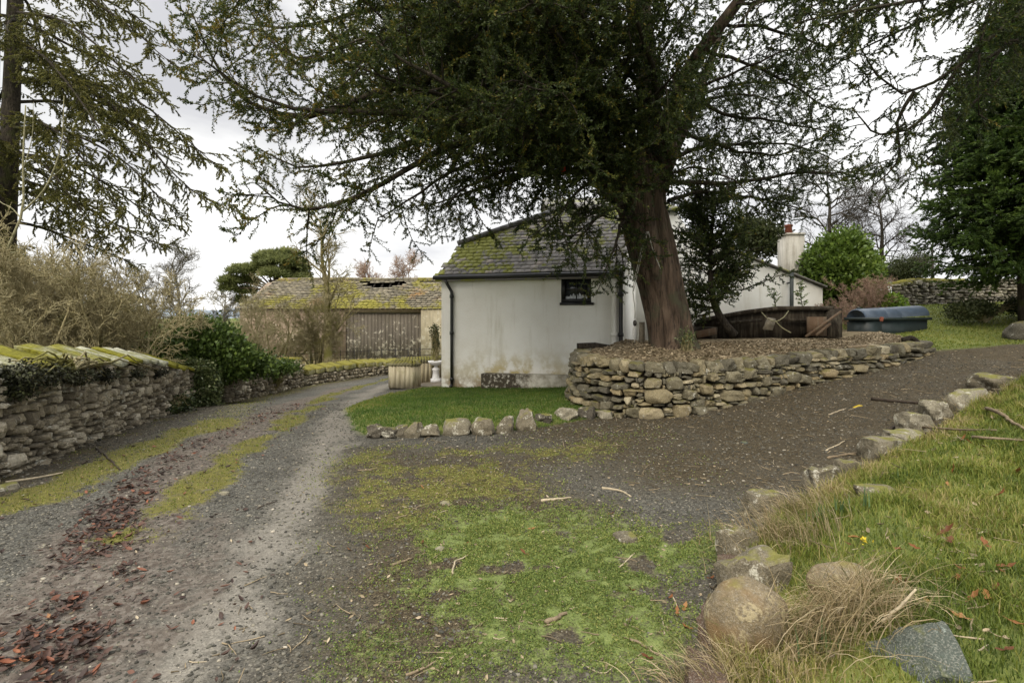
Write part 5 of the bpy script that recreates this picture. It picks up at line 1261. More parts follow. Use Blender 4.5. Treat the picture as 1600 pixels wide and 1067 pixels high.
for i, (px, py, n, h, lab) in enumerate([(1283, 815, 7, .14, 'clump of upright bulb shoots left of the middle on the bank'), (1315, 806, 6, .15, 'clump of bulb shoots beside a tan leaf on the bank'), (1352, 795, 7, .17, 'tallest clump of bulb shoots, furthest right on the bank'), (1268, 825, 4, .12, 'thin pair of bulb shoots nearest the straw fringe'), (1408, 752, 4, .10, 'small bulb shoots below the broad edge block'), (1283, 1030, 9, .15, 'near clump of bulb shoots in the straw at the bottom')]): shoots(lab, px, py, n, h, 50 + i)
mb = MB(); c = G3(1352, 862, .05); r = np.random.default_rng(3)
for i in range(9): V, Q = leaves(c[None] + r.normal(size=(1, 3)) * .012, unit(r.normal(size=(1, 3)) + [0, 0, 1.2]), .022, .006, .3, r); mb.add(V, Q)
tag(mb.build('yellow_flower', M['yellow']), 'small yellow flower by the sunk stone on the bank', 'flower')
# ------------------------------------------------------------------ trees
def V3(pts): return np.array([P(*p) for p in pts])
def resample(pts, K):
    c = catmull(pts, 8); s = np.r_[0, np.cumsum(np.linalg.norm(np.diff(c, axis=0), axis=1))]; t = np.linspace(0, s[-1], K)
    return np.stack([np.interp(t, s, c[:, i]) for i in range(3)], 1), s[-1]
def kids(paths, lens, per_m, t0, t1, lr, ang, K, r, flat=.3, grav=0., lift=0., wander=.12, up=0., taper=.5, side=None):
    """child branches along every path: about per_m to the metre; lr = length range, shorter towards the tip"""
    n = np.maximum(1, np.round(np.asarray(lens) * per_m)).astype(int)
    ps, ts, tg, idx = [], [], [], []
    for c in np.unique(n):
        sel = np.nonzero(n == c)[0]; i, t, p, d = pick(paths[sel], int(c), t0, t1, r); ps.append(p); ts.append(t); tg.append(d); idx.append(sel[i])
    ps, ts, tg, idx = np.vstack(ps), np.concatenate(ts), np.vstack(tg), np.concatenate(idx)
    a = ang * (.75 + .5 * r.random(len(ps)))
    d = outward(tg, a, r, flat, up)
    if side is not None: d = unit(d + side)
    L = r.uniform(lr[0], lr[1], len(ps)) * (1 - taper * ts)
    return grow(ps, d, L, K, grav, wander, r, lift), L, ts
def rad(n, K, r0, r1):
    r0 = np.broadcast_to(np.asarray(r0, float).reshape(-1, 1), (n, 1)); f = np.linspace(0, 1, K)[None]
    return r0 * (1 - f) + np.minimum(r1, r0) * f
def foliate(paths, n, L, W, r, t0=.1, spread=.9, flat=.3, lists=None, tint=(.45, .2), jit=0.):
    i, t, p, d = pick(paths, n, t0, 1.02, r)
    if jit: p = p + r.normal(size=p.shape) * jit
    V, Q = leaves(p, d, L, W, spread, r, flat)
    tt = np.clip(tint[0] + tint[1] * r.normal(size=len(p)) + .16 * r.normal(size=len(paths))[i], 0, 1)
    return V, Q, np.repeat(tt, 4)
def join(*parts):
    mb = MB()
    for p in parts: mb.add(p[0], p[1], p[2] if len(p) > 2 else .5)
    return mb

def yew():
    r = np.random.default_rng(101); yb = 10.6
    t = thing('yew_tree', 'huge old yew with twisted red brown trunk on the raised bed', 'tree', P(1032, 541, yb))
    o = np.array(t.location)
    ax, _ = resample(V3([(1060, 566, yb), (1053, 540, yb), (1040, 480, yb), (1022, 410, yb), (1004, 345, yb), (992, 290, yb), (980, 240, yb)]), 22)
    mb = MB()
    for k in range(11):
        th0 = k / 11 * 2 * np.pi + r.uniform(-.25, .25); off = r.uniform(.27, .37); f = np.linspace(0, 1, 22)
        th = th0 + f * r.uniform(.5, 1.3) + .12 * np.sin(f * 9 + k)
        flare = 1 + .8 * np.exp(-f * 13)
        rr = off * flare * (.86 + .22 * f)
        path = ax + np.stack([np.cos(th) * rr, np.sin(th) * rr, 0 * th], 1)
        q = r.uniform(.12, .21) * (1 - .22 * f) * (1 + .10 * np.sin(f * 13 + k * 2)) * (1 + .25 * np.exp(-f * 14))
        mb.tube(path, q, 10)
    mb.tube(ax, np.linspace(.34, .30, 22), 14)
    # stems
    stems = [V3([(1000, 330, yb), (965, 265, 10.5), (940, 190, 10.3), (915, 90, 10.1), (890, -60, 9.8), (870, -220, 9.5)]), V3([(1018, 320, yb), (1016, 220, 10.7), (1010, 100, 10.9), (1000, -40, 11.1), (1005, -220, 11.3)]),
             V3([(1030, 300, yb), (1046, 205, 10.4), (1068, 125, 10.2), (1110, 60, 9.9), (1160, -5, 9.6), (1230, -110, 9.2)]), V3([(985, 330, 10.7), (950, 290, 11.3), (900, 220, 12.), (850, 120, 12.8), (800, 0, 13.4)]), V3([(1025, 310, 10.8), (1050, 240, 11.6), (1090, 150, 12.6), (1130, 40, 13.5)])]
    sp, sl = zip(*[resample(s, 14) for s in stems]); sp = np.stack(sp)
    for s, r0 in zip(sp, (.27, .29, .19, .2, .17)): mb.tube(s, np.linspace(r0, r0 * .35, 14), 9)
    # limbs followed from the photograph, each at its own distance
    lm = [[(950, 235, 10.4), (850, 130, 10), (726, 82, 9.5), (640, 20, 9), (560, -30, 8.6)], [(960, 290, 10.4), (860, 215, 9.8), (760, 200, 9.3), (650, 172, 8.9), (500, 172, 8.6), (400, 150, 8.3), (300, 85, 8.1)],
          [(930, 250, 10.4), (820, 205, 9.6), (710, 235, 9.0), (620, 290, 8.7), (540, 325, 8.5), (470, 335, 8.4), (415, 295, 8.3)], [(940, 265, 10.5), (830, 230, 10.8), (720, 262, 11.0), (640, 315, 11.1), (590, 345, 11.2)],
          [(920, 160, 10.2), (760, 108, 9.8), (650, 120, 9.5), (565, 146, 9.3), (486, 174, 9.2), (430, 170, 9.1), (374, 146, 9.0), (330, 90, 8.9), (302, 20, 8.9)], [(915, 100, 10.1), (740, 70, 10.5), (620, 85, 11), (520, 92, 11.3), (450, 88, 11.5), (400, 40, 11.6), (370, -20, 11.7)],
          [(960, 270, 10.6), (850, 270, 11.5), (740, 300, 12.2), (660, 330, 12.6)], [(940, 200, 10.3), (830, 180, 11.2), (700, 200, 12), (580, 240, 12.5), (470, 260, 12.7), (400, 225, 12.8)], [(910, 60, 10), (800, -10, 9), (650, -60, 8), (480, -60, 7.4), (330, -40, 7.2)],
          [(950, 230, 10.4), (860, 220, 8.6), (760, 180, 7.6), (660, 130, 7.2), (560, 60, 7.0)], [(940, 180, 10.2), (900, 110, 8.4), (840, 30, 7.2), (760, -60, 6.4)], [(1040, 220, 10.4), (1020, 130, 8.6), (990, 20, 7.4), (950, -90, 6.6)],
          [(970, 290, 10.4), (900, 250, 9.6), (820, 255, 9.2), (740, 285, 9.1), (700, 320, 9.0)], [(975, 290, 10.3), (930, 270, 9.4), (880, 310, 8.9), (850, 345, 8.8)], [(985, 310, 10.3), (945, 320, 9.7), (920, 355, 9.5), (905, 385, 9.5)], [(990, 330, 10.3), (968, 345, 9.9), (952, 380, 9.7), (948, 405, 9.7)],
          [(930, 130, 10.2), (760, 20, 11.5), (600, 10, 12.5), (470, 40, 13), (360, 30, 13.3)], [(900, 220, 12), (760, 150, 13), (640, 130, 13.6), (520, 140, 14)], [(860, 140, 12.7), (720, 60, 13.8), (600, 40, 14.6)],
          # right hand side, thinner and layered
          [(1050, 195, 10.4), (1120, 232, 10.8), (1200, 250, 11.1), (1280, 225, 11.3)], [(1045, 285, 10.5), (1140, 288, 10.9), (1240, 270, 11.2), (1330, 262, 11.4), (1390, 240, 11.5)], [(1095, 85, 10), (1180, 108, 10), (1250, 140, 10.1), (1300, 168, 10.2)],
          [(1045, 315, 10.5), (1100, 302, 11.2), (1180, 312, 11.8), (1270, 330, 12.2)], [(1065, 135, 10.2), (1130, 180, 10.6), (1220, 190, 11), (1300, 212, 11.3)], [(1130, 35, 9.8), (1210, 45, 9.6), (1290, 70, 9.5), (1340, 55, 9.5)], [(1040, 250, 11.6), (1130, 225, 12.4), (1230, 225, 13), (1310, 250, 13.4)],
          [(1090, 150, 12.6), (1180, 130, 13.4), (1270, 140, 14)], [(1150, 10, 9.6), (1230, 0, 9), (1330, 10, 8.6)], [(1015, 200, 10.8), (1090, 160, 11.5), (1170, 150, 12), (1240, 170, 12.4)], [(1012, 120, 10.9), (1060, 40, 11), (1120, -30, 11)], [(1030, 290, 10.4), (1075, 255, 9.9), (1130, 262, 9.6), (1170, 290, 9.5)], [(1060, 150, 10.2), (1130, 120, 9.6), (1200, 90, 9.2), (1260, 60, 9)]]
    NL = len(lm); lp, ll = zip(*[resample(V3(q), 16) for q in lm]); lp = np.stack(lp); ll = np.array(ll)
    lp = lp + np.cumsum(r.normal(size=lp.shape) * .018, axis=1)
    is_right = np.array([q[-1][0] > 1020 for q in lm])
    lr0 = (.03 + .011 * ll) * np.where(is_right, .62, 1)
    lo2 = MB(); V, Q = tubes(lp, rad(NL, 16, lr0, .01) * 1., 7); lo2.add(V, Q)
    # more limbs inside the mass
    n2 = 110; si = r.choice([0, 1, 3], n2, p=[.5, .2, .3]); tt = r.uniform(.12, .8, n2)
    st_ = np.array([sp[i][int(f * 13)] for i, f in zip(si, tt)]); az = r.uniform(R(115), R(300), n2)
    d = np.stack([np.cos(az), np.sin(az), r.uniform(-.05, .5, n2)], 1); L2 = r.uniform(2.2, 5.2, n2); xp = grow(st_, d, L2, 14, -.10, .09, r, .05)
    # keep what is not hanging in front of the view of the house or the track
    ok = (xp[:, -1, 2] > 1.6 + .30 * xp[:, -1, 1]) & (xp[:, -5, 2] > 1.6 + .30 * xp[:, -5, 1]) & (xp[:, -1, 1] > 5.5); xp, L2 = xp[ok], L2[ok]
    V, Q = tubes(xp, rad(len(xp), 14, .03 + .008 * L2, .01), 5); lo2.add(V, Q)
    lo = mb
    b1, e1, t1 = kids(lp[~is_right], ll[~is_right], 5.6, .10, 1., (.8, 2.1), 1.0, 9, r, .35, -.10, .13, .12)
    b1r, e1r, _ = kids(lp[is_right], ll[is_right], 5.6, .12, 1., (.55, 1.5), 1.0, 9, r, .55, -.05, .08, .13)
    b1x, e1x, _ = kids(xp, L2, 4.0, .15, 1., (.7, 1.7), 1.0, 9, r, .35, -.09, .1, .12)
    B1 = np.vstack([b1, b1r, b1x]); E1 = np.concatenate([e1, e1r, e1x])
    V, Q = tubes(B1, rad(len(B1), 9, .006 + .007 * E1, .003), 4); tw = MB(); tw.add(V, Q)
    b2, e2, _ = kids(B1, E1, 10.5, .12, 1., (.22, .70), .95, 5, r, .3, -.10, .12, .16)
    V, Q = tubes(b2, rad(len(b2), 5, .005, .002), 3); tw.add(V, Q)
    # some bare hanging twigs under the left side
    bh, eh, _ = kids(lp[[2, 3, 6, 12]], ll[[2, 3, 6, 12]], 2.4, .35, 1., (.4, 1.1), .9, 7, r, .2, -.3, .25, .15)
    V, Q = tubes(bh, rad(len(bh), 7, .007, .002), 3); tw.add(V, Q)
    bb = np.vstack([b2]); 
    right = b2[:, 0, 0] > 3.4
    f1 = foliate(b2[~right], 44, .047, .0098, r, .05, .85, .25); px_ = f1[0][:, 0]; f1 = (f1[0], f1[1], np.clip(f1[2] + .26 * sstep(0., -4.0, px_) - .03, 0, 1))  # outer left leaves tinted yellower: light through the crown put into colour
    f2 = foliate(b2[right], 44, .045, .009, r, .05, .8, .35, tint=(.38, .18))
    f3 = foliate(B1, 30, .05, .010, r, .3, .8, .25)
    # ivy up the stems
    iv = []
    ip = sp[[0, 1, 2, 3]][:, :9]; i, t_, p, d_ = pick(ip, 1500, 0, 1, r); p = p + unit(r.normal(size=p.shape)) * r.uniform(.15, .55, (len(p), 1)); f4 = leaves(p, unit(r.normal(size=p.shape) + [0, -.4, -.3]), .085, .035, .5, r); f4 = (f4[0], f4[1], np.repeat(np.clip(.3 + .2 * r.normal(size=len(p)), 0, 1), 4))
    # the high crown over the frame
    q = unit(r.normal(size=(26000, 3))) * (r.random((26000, 1)) ** .4) * np.array([6.6, 5.2, 4.2]) + np.array([1.2, 11., 9.6]); q = q[q[:, 2] > 1.9 + .66 * q[:, 1]]
    f5 = leaves(q, unit(r.normal(size=q.shape)), .17, .06, .8, r); f5 = (f5[0], f5[1], np.full(len(f5[0]), .45))
    def bld(mb, nm, mat):
        mb.v = [v - o for v in mb.v]; return mb.build(nm, mat, t, nm == 'trunk')
    bld(lo, 'trunk', M['yew_bark']); bld(lo2, 'limbs', M['dark_bark']); bld(tw, 'branches', M['dark_bark'])
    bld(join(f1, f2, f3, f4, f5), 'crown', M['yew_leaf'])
    print('yew twigs', len(b2), 'limbs', NL)
yew()
def small_yew():
    r = np.random.default_rng(102); Y = 11.7; t = thing('young_yew', 'small dark yew with thin leaning trunk right of the big trunk', 'tree'); mb = MB()
    tp, tl = resample(V3([(1148, 524, Y), (1128, 500, Y), (1114, 468, Y), (1110, 420, Y), (1112, 360, Y), (1118, 300, Y)]), 14); mb.tube(tp, np.linspace(.095, .02, 14), 8)
    p, _, _ = kids(tp[None], [tl], 30, .2, .98, (.7, 1.5), 1.15, 9, r, .3, -.03, .10, .1, taper=.45)
    ex = [resample(V3([(1112, 440, Y), (1150, 455, 11.6), (1190, 440, 11.5), (1240, 424, 11.5)]), 9)[0], resample(V3([(1112, 400, Y), (1150, 395, 11.6), (1195, 385, 11.5), (1218, 372, 11.5)]), 9)[0], resample(V3([(1112, 480, Y), (1085, 478, 11.6), (1066, 488, 11.5)]), 9)[0], resample(V3([(1112, 360, Y), (1150, 340, 11.6), (1200, 330, 11.5), (1225, 325, 11.5)]), 9)[0]]
    p = np.vstack([p, np.stack(ex)]); L = np.linalg.norm(np.diff(p, axis=1), axis=2).sum(1)
    mb.add(*tubes(p, rad(len(p), 9, .018, .004), 5)); mb.build('trunk', M['dark_bark'], t, True)
    b, e, _ = kids(p, L, 15, .1, 1., (.2, .55), .9, 5, r, .4, -.02, .05, .12); tw = MB(); tw.add(*tubes(b, rad(len(b), 5, .005, .002), 3)); tw.build('branches', M['dark_bark'], t)
    join(foliate(b, 20, .06, .013, r, .05, .8, .3, tint=(.36, .17)), foliate(p, 26, .06, .013, r, .15, .8, .3, tint=(.36, .17))).build('crown', M['yew_leaf'], t)
small_yew()

def fir():
    r = np.random.default_rng(103); Y = 15.; t = thing('conifer', 'tall spreading conifer with drooping olive green sprays behind the lane wall', 'tree'); mb = MB()
    tp, tl = resample(V3([(4, 560, Y), (8, 400, Y), (14, 250, Y), (20, 100, Y), (26, -60, Y), (30, -260, Y)]), 20); mb.tube(tp, np.linspace(.27, .13, 20), 10)
    tp2, _ = resample(V3([(-8, 330, Y), (-14, 200, Y + .3), (-10, 60, Y + .4), (-4, -160, Y + .4)]), 14); mb.tube(tp2, np.linspace(.2, .1, 14), 8)
    ex = [[(20, 90, Y), (100, 110, 14.6), (190, 180, 14.2), (260, 260, 13.9), (320, 312, 13.7), (372, 320, 13.6)], [(26, -60, Y), (110, -20, 14.5), (200, 40, 14.2), (250, 85, 14), (287, 112, 13.9)], [(20, 130, Y), (110, 125, 14.2), (200, 150, 13.6), (270, 200, 13.3), (345, 266, 13.1)],
          [(16, 200, Y), (100, 205, 14.5), (190, 250, 14.1), (240, 300, 13.9), (275, 335, 13.8)], [(14, 240, Y), (90, 250, 15.5), (170, 290, 15.8), (240, 340, 16), (290, 356, 16.1)], [(12, 275, Y), (90, 300, 14.4), (170, 345, 14), (230, 375, 13.8), (275, 385, 13.8)], [(26, -130, Y), (100, -100, 14.4), (170, -50, 14), (215, 5, 13.8)],
          [(24, 20, Y), (90, 30, 13.8), (150, 70, 13.1), (215, 130, 12.6), (262, 150, 12.4)], [(20, 60, Y), (70, 90, 13.5), (120, 150, 12.6), (170, 220, 12.1), (210, 240, 12)], [(18, 160, Y), (100, 160, 15.8), (190, 185, 16.4), (270, 225, 16.8), (305, 245, 17)], [(18, 175, Y), (80, 200, 13.6), (130, 250, 12.8), (170, 310, 12.4), (200, 345, 12.3)],
          [(24, 0, Y), (110, -20, 15.8), (200, 20, 16.4), (262, 62, 16.8)], [(14, 230, Y), (70, 260, 13.8), (120, 320, 13.2), (150, 365, 13)], [(30, -200, Y), (100, -170, 14), (180, -130, 13.5)]]
    p = [resample(V3(q), 14)[0] for q in ex]
    n = 26; hz = r.uniform(2.6, 11, n); st_ = np.stack([np.interp(hz, tp[:, 2], tp[:, 0]), np.full(n, Y), hz], 1); az = r.uniform(R(-160), R(160), n); d = np.stack([np.cos(az), np.sin(az), r.uniform(-.1, .25, n)], 1)
    p = np.vstack([np.stack(p), grow(st_, d, r.uniform(2.2, 4.2, n), 14, -.09, .05, r, .05)]); L = np.linalg.norm(np.diff(p, axis=1), axis=2).sum(1)
    mb.add(*tubes(p, rad(len(p), 14, .05, .008), 6)); mb.build('trunk', M['dark_bark'], t, True)
    b, e, _ = kids(p, L, 6.5, .12, 1., (.6, 1.5), .85, 7, r, .85, -.12, -.02, .08, taper=.6); tw = MB(); tw.add(*tubes(b, rad(len(b), 7, .010, .003), 4))
    c, ec, _ = kids(b, e, 11, .1, 1., (.16, .42), .8, 4, r, .6, -.22, -.1, .12); tw.add(*tubes(c, rad(len(c), 4, .005, .002), 3)); tw.build('branches', M['dark_bark'], t)
    hi = c[:, 0, 2] > 0
    join(foliate(c, 46, .046, .0105, r, 0, .6, .3, tint=(.52, .2)), foliate(b, 40, .048, .0105, r, .2, .6, .4, tint=(.52, .2))).build('crown', M['fir_leaf'], t)
    print('fir', len(c))
fir()

def cypress():
    r = np.random.default_rng(104); t = thing('cypress', 'dense dark green conifer with feathery sprays on the grass at right', 'tree'); Y = 13.9; mb = MB()
    bx = (1606 - 800) / F * Y; zb_ = float(zt(np.array(bx), np.array(Y)))
    for dx, dy, l in ((-.12, 0, .1), (.1, .1, .13), (.3, -.1, .08)): mb.tube([(bx + dx, Y + dy, zb_ - .1), (bx + dx * 1.3, Y + dy, zb_ + 1.2), (bx + dx, Y, zb_ + 4), (bx + dx * .3, Y, zb_ + 7.5)], [l, l * .9, l * .6, .02], 8)
    n = 760; f = r.random(n) ** .9; z = zb_ + .95 + f * 7.4; az = r.uniform(0, 2 * np.pi, n)
    R_ = np.interp(f, [0, .08, .25, .5, .75, 1], [1.5, 2.1, 2.3, 1.95, 1.5, .3]) * r.uniform(.75, 1.1, n)
    d = np.stack([np.cos(az), np.sin(az), .15 + 0 * az], 1); p = grow(np.stack([bx + 0 * z, Y + 0 * z, z + .25], 1), d, R_, 9, -.10, .08, r, .10)
    p[:, :, 2] = np.maximum(p[:, :, 2], zb_ + 1.0 + .3 * r.random((n, 1)))
    mb.add(*tubes(p, rad(n, 9, .02, .004), 4)); mb.build('trunk', M['dark_bark'], t, True)
    L = R_; b, e, _ = kids(p, L, 10, .2, 1.02, (.25, .62), .8, 5, r, .5, -.12, .02, .12, taper=.4)
    out = np.clip((np.hypot(b[:, 0, 0] - bx, b[:, 0, 1] - Y)) / 2.2, 0, 1)
    i, tt, q, dd = pick(b, 30, .05, 1.05, r); V, Q = leaves(q, dd, .088, .015, .55, r, .3); tn = np.clip(.36 + .6 * (fbm(q[:, 0] * 1.6 + q[:, 1], q[:, 2] * 1.6, 3) - .42) + .15 * r.normal(size=len(q)) + .22 * tt, 0, 1)
    join((V, Q, np.repeat(tn, 4))).build('crown', M['cyp_leaf'], t)
cypress()

def overhang():
    r = np.random.default_rng(105); t = thing('overhanging_conifer', 'dark conifer limbs hanging into the top right of the view', 'tree'); mb = MB()
    X0, Y0 = 10.2, 8.2; z0 = float(zt(np.array(X0), np.array(Y0))); mb.tube([(X0, Y0, z0 - .2), (X0 - .05, Y0, z0 + 3), (X0, Y0, 8), (X0, Y0, 13)], [.34, .28, .22, .05], 10)
    ex = [[(1860, 0, 8.2), (1700, -20, 7.8), (1600, 20, 7.5), (1500, 105, 7.3), (1430, 145, 7.2), (1385, 125, 7.1), (1345, 60, 7.0)], [(1860, -60, 8.2), (1650, -60, 7.4), (1560, 0, 7.2), (1526, 80, 7.1), (1522, 190, 7.1)], [(1860, -30, 8.2), (1700, -50, 7), (1600, -30, 6.6), (1480, 0, 6.3), (1380, 20, 6.1), (1290, 40, 6.0), (1220, 60, 6.0)],
          [(1860, 60, 8.2), (1720, 40, 8.4), (1610, 90, 8.6), (1500, 190, 8.8), (1440, 260, 8.9), (1390, 290, 9)], [(1500, 105, 7.3), (1440, 190, 7.4), (1370, 210, 7.5), (1330, 165, 7.5)], [(1600, -60, 7), (1480, -50, 6.8), (1350, -30, 6.6), (1240, 20, 6.5)], [(1430, 145, 7.2), (1400, 200, 7.4), (1400, 260, 7.6), (1360, 300, 7.8)],
          [(1860, -100, 8.2), (1600, -120, 7.5), (1400, -90, 7), (1230, -40, 6.8)], [(1700, 30, 7.8), (1620, 70, 7.6), (1570, 60, 7.4), (1540, 130, 7.3)], [(1860, -80, 8.2), (1600, -90, 7), (1450, -40, 6.7), (1330, 30, 6.5), (1270, 75, 6.5), (1240, 120, 6.5)], [(1860, -80, 8.2), (1620, -40, 7.6), (1500, 10, 7.4), (1400, 50, 7.3), (1310, 95, 7.2)], [(1600, -100, 7), (1450, -100, 6.5), (1320, -60, 6.2), (1200, -20, 6.1), (1150, 30, 6.1)], [(1600, 60, 8), (1540, 100, 8.1), (1480, 140, 8.2), (1450, 210, 8.3)]]
    pl_ = [resample(V3(q), 14) for q in ex]; p = np.stack([q[0] for q in pl_]); L = np.array([q[1] for q in pl_]); p = p + np.cumsum(r.normal(size=p.shape) * .012, axis=1)
    mb.add(*tubes(p, rad(len(p), 14, .018 + .007 * L, .007), 7)); mb.build('trunk', M['dark_bark'], t, True)
    b, e, _ = kids(p, L, 6.5, .2, 1., (.35, 1.1), 1., 7, r, .3, -.16, .02, .14); tw = MB(); tw.add(*tubes(b, rad(len(b), 7, .008, .003), 4))
    c, ec, _ = kids(b, e, 10, .1, 1., (.14, .46), .9, 5, r, .2, -.26, -.05, .16); tw.add(*tubes(c, rad(len(c), 5, .004, .0018), 3)); tw.build('branches', M['dark_bark'], t)
    join(foliate(c, 34, .042, .0075, r, 0, .6, .1, tint=(.40, .18)), foliate(b, 20, .042, .0075, r, .3, .7, .2, tint=(.36, .18))).build('crown', M['yew_leaf'], t)
overhang()

def bare(name, label, base, H, r, mat, cat='bare tree', lean=(0, 0), n1=11, l1=.5, ang=.75, n2=8, n3=7, n4=4, r0=None, lift=.1, first=.22, trunks=1, group=None, wander=.1, spreadup=.0, fine=.006):
    t = thing(name, label, cat, base, group); r0 = r0 or H * .022; mb = MB(); tw = MB(); base = np.zeros(3)
    d = unit(np.array([[lean[0], lean[1], 1.]] * trunks) + r.normal(size=(trunks, 3)) * (.04 if trunks == 1 else .42) * np.array([1, 1, .1]))
    tp = grow(np.tile(base, (trunks, 1)) + (r.normal(size=(trunks, 3)) * .12 * np.array([1, 1, 0]) if trunks > 1 else 0), d, np.full(trunks, H) * (r.uniform(.7, 1.05, trunks) if trunks > 1 else 1), 14, .02, .05, r)
    Lt = np.linalg.norm(np.diff(tp, axis=1), axis=2).sum(1); tp[:, 0, 2] -= .15
    mb.add(*tubes(tp, rad(trunks, 14, r0, r0 * .12), 8))
    def ch(p, L, n, lr, a, K, rr, dst, sides, lf, t0=.15):
        i, tt, q, dd = pick(p, n, t0, 1., r); ln = r.uniform(lr[0], lr[1], len(q)) * (1 - .5 * tt); b = grow(q, outward(dd, a * (.7 + .6 * r.random(len(q))), r, 0, spreadup), ln, K, .0, wander, r, lf); rd = np.maximum(rr * (1 - .6 * tt), fine * .5); dst.add(*tubes(b, rad(len(b), K, rd, fine * .35), sides)); return b, ln
    b1, e1 = ch(tp, Lt, n1, (l1 * .6 * H, l1 * H), ang, 10, r0 * .42, mb, 6, lift, first)
    mb.build('trunk', M[mat], t, True)
    b2, e2 = ch(b1, e1, n2, (l1 * .22 * H, l1 * .5 * H), .75, 8, r0 * .18, tw, 5, lift)
    b3, e3 = ch(b2, e2, n3, (l1 * .10 * H, l1 * .24 * H), .75, 6, max(r0 * .08, fine), tw, 4, lift * .6)
    if n4: ch(b3, e3, n4, (l1 * .05 * H, l1 * .13 * H), .8, 5, fine, tw, 3, lift * .4)
    tw.build('branches', M[mat], t); return t
def rg(s): return np.random.default_rng(s)
def gb(px, Y, dz=0): x = (px - 800) / F * Y; return put(x, Y, dz)
bare('bare_tree', 'mossy bare tree standing alone before the barn', gb(512, 20.8), 6.0, rg(1), 'twig_moss', r0=.19, n1=15, l1=.44, ang=.6, n2=7, n3=5, n4=3, lift=.16, lean=(.05, 0), fine=.012, first=.12)
bare('bare_shrub', 'tangled twiggy shrub round the foot of the mossy bare tree', gb(500, 21.2), 2.7, rg(2), 'twig_moss', 'shrub', trunks=12, n1=6, n2=6, n3=5, n4=3, r0=.045, fine=.009)
bare('bare_shrub', 'pale forked bare shrub left of the mossy tree, before the barn', gb(425, 21), 3.5, rg(3), 'twig_tan', 'shrub', trunks=7, n1=7, n2=6, n3=5, n4=3, r0=.065, l1=.45, fine=.010)
bare('bare_shrub', 'low twiggy shrub between the evergreen bush and the barn', gb(392, 22.5), 2.3, rg(4), 'twig_tan', 'shrub', trunks=7, n1=6, n2=6, n3=5, n4=3, r0=.04, fine=.007)
bare('bare_tree', 'bare spreading tree in the field left of the barn', gb(283, 44), 7.9, rg(5), 'twig_grey', r0=.22, n1=12, l1=.5, ang=.7, n2=8, n3=7, n4=4, fine=.02, first=.28, group='bare trees in the far field')
bare('bare_tree', 'smaller bare tree just right of the spreading field tree', gb(338, 48), 6.0, rg(6), 'twig_grey', r0=.16, n1=11, l1=.5, n2=8, n3=7, n4=4, fine=.02, first=.2, group='bare trees in the far field')
bare('bare_tree', 'faint bare tree left of the spreading field tree, behind the yellowish shrubs', gb(235, 46), 7.0, rg(7), 'twig_grey', r0=.18, n1=11, l1=.5, n2=8, n3=7, n4=4, fine=.02, first=.25, group='bare trees in the far field')
bare('bare_tree', 'dark thin bare tree at the left of the field behind the shrubs', gb(175, 40), 6.5, rg(8), 'twig_grey', r0=.16, n1=11, l1=.5, n2=8, n3=7, n4=3, fine=.018, group='bare trees in the far field')
for i, (px, H) in enumerate([(585, 6.4), (628, 6.9)]): bare('bare_tree', ['pinkish twigged bare tree behind the barn ridge, left one', 'pinkish twigged bare tree behind the barn ridge, nearest the cottage roof'][i], gb(px, 43), H, rg(20 + i), 'twig_pink', r0=.14, n1=14, l1=.5, n2=9, n3=7, n4=4, fine=.018, lift=.18, group='bare trees behind the barn')
for i, (px, Y, H, lab) in enumerate([(20, 9.6, 2.9, 'yellowish bare shrub at the left margin above the lane wall'), (85, 9.9, 3.0, 'dense yellowish bare shrub second from the left margin above the lane wall'), (145, 10.6, 3.0, 'dense yellowish bare shrub in the middle of the thicket above the lane wall'), (192, 13.0, 2.6, 'yellowish bare shrub nearest the evergreen bush above the lane wall'), (60, 12.6, 3.4, 'taller brown bare shrub behind the yellowish thicket'), (170, 13.8, 2.4, 'brown bare shrub behind the thicket, beside the conifer tips')]):
    bare('bare_shrub', lab, gb(px, Y), H, rg(30 + i), 'twig_tan' if i < 4 else 'twig_moss', 'shrub', trunks=9, n1=9, n2=7, n3=5, n4=2, r0=.045, l1=.46, lift=.14, fine=.0085, ang=.8, group='bare shrubs above the lane wall', wander=.12)
t = thing('sapling', 'pale green forked sapling before the conifer at the left margin', 'tree'); mb = MB(); Y = 10.2
for q, a in (([(-14, 540, Y), (-2, 430, Y), (20, 370, Y), (36, 325, Y), (36, 250, Y), (40, 165, Y)], .035), ([(36, 330, Y), (60, 308, Y), (78, 280, Y), (96, 225, Y), (100, 150, Y)], .018), ([(36, 345, Y), (18, 325, Y), (0, 315, Y), (-15, 290, Y)], .013), ([(37, 262, Y), (50, 215, Y), (52, 160, Y)], .010), ([(8, 395, Y), (30, 392, Y), (52, 372, Y)], .012), ([(80, 278, Y), (98, 262, Y), (112, 235, Y)], .009)):
    mb.tube(resample(V3(q), 14)[0], np.linspace(a, a * .3, 14), 7)
mb.build('trunk', M['twig_pale'], t, True)
bare('bare_tree', 'black branched bare tree behind the chimney and laurel', gb(1300, 27), 6.4, rg(40), 'twig_dark', r0=.2, n1=13, l1=.55, ang=.95, n2=8, n3=7, n4=4, fine=.012, first=.3, lift=.06, group='bare trees beyond the garden')
bare('bare_tree', 'second dark bare tree beyond the garden, reaching right of the laurel', gb(1385, 29), 5.6, rg(41), 'twig_dark', r0=.17, n1=12, l1=.6, ang=.95, n2=8, n3=7, n4=4, fine=.012, lean=(-.2, 0), lift=.06, group='bare trees beyond the garden')
bare('bare_tree', 'thin ivy clad bare tree left of the big dark conifer', gb(1452, 21), 2.9, rg(42), 'twig_dark', r0=.075, n1=8, l1=.5, n2=6, n3=5, n4=0, fine=.008, group='bare trees beyond the garden')
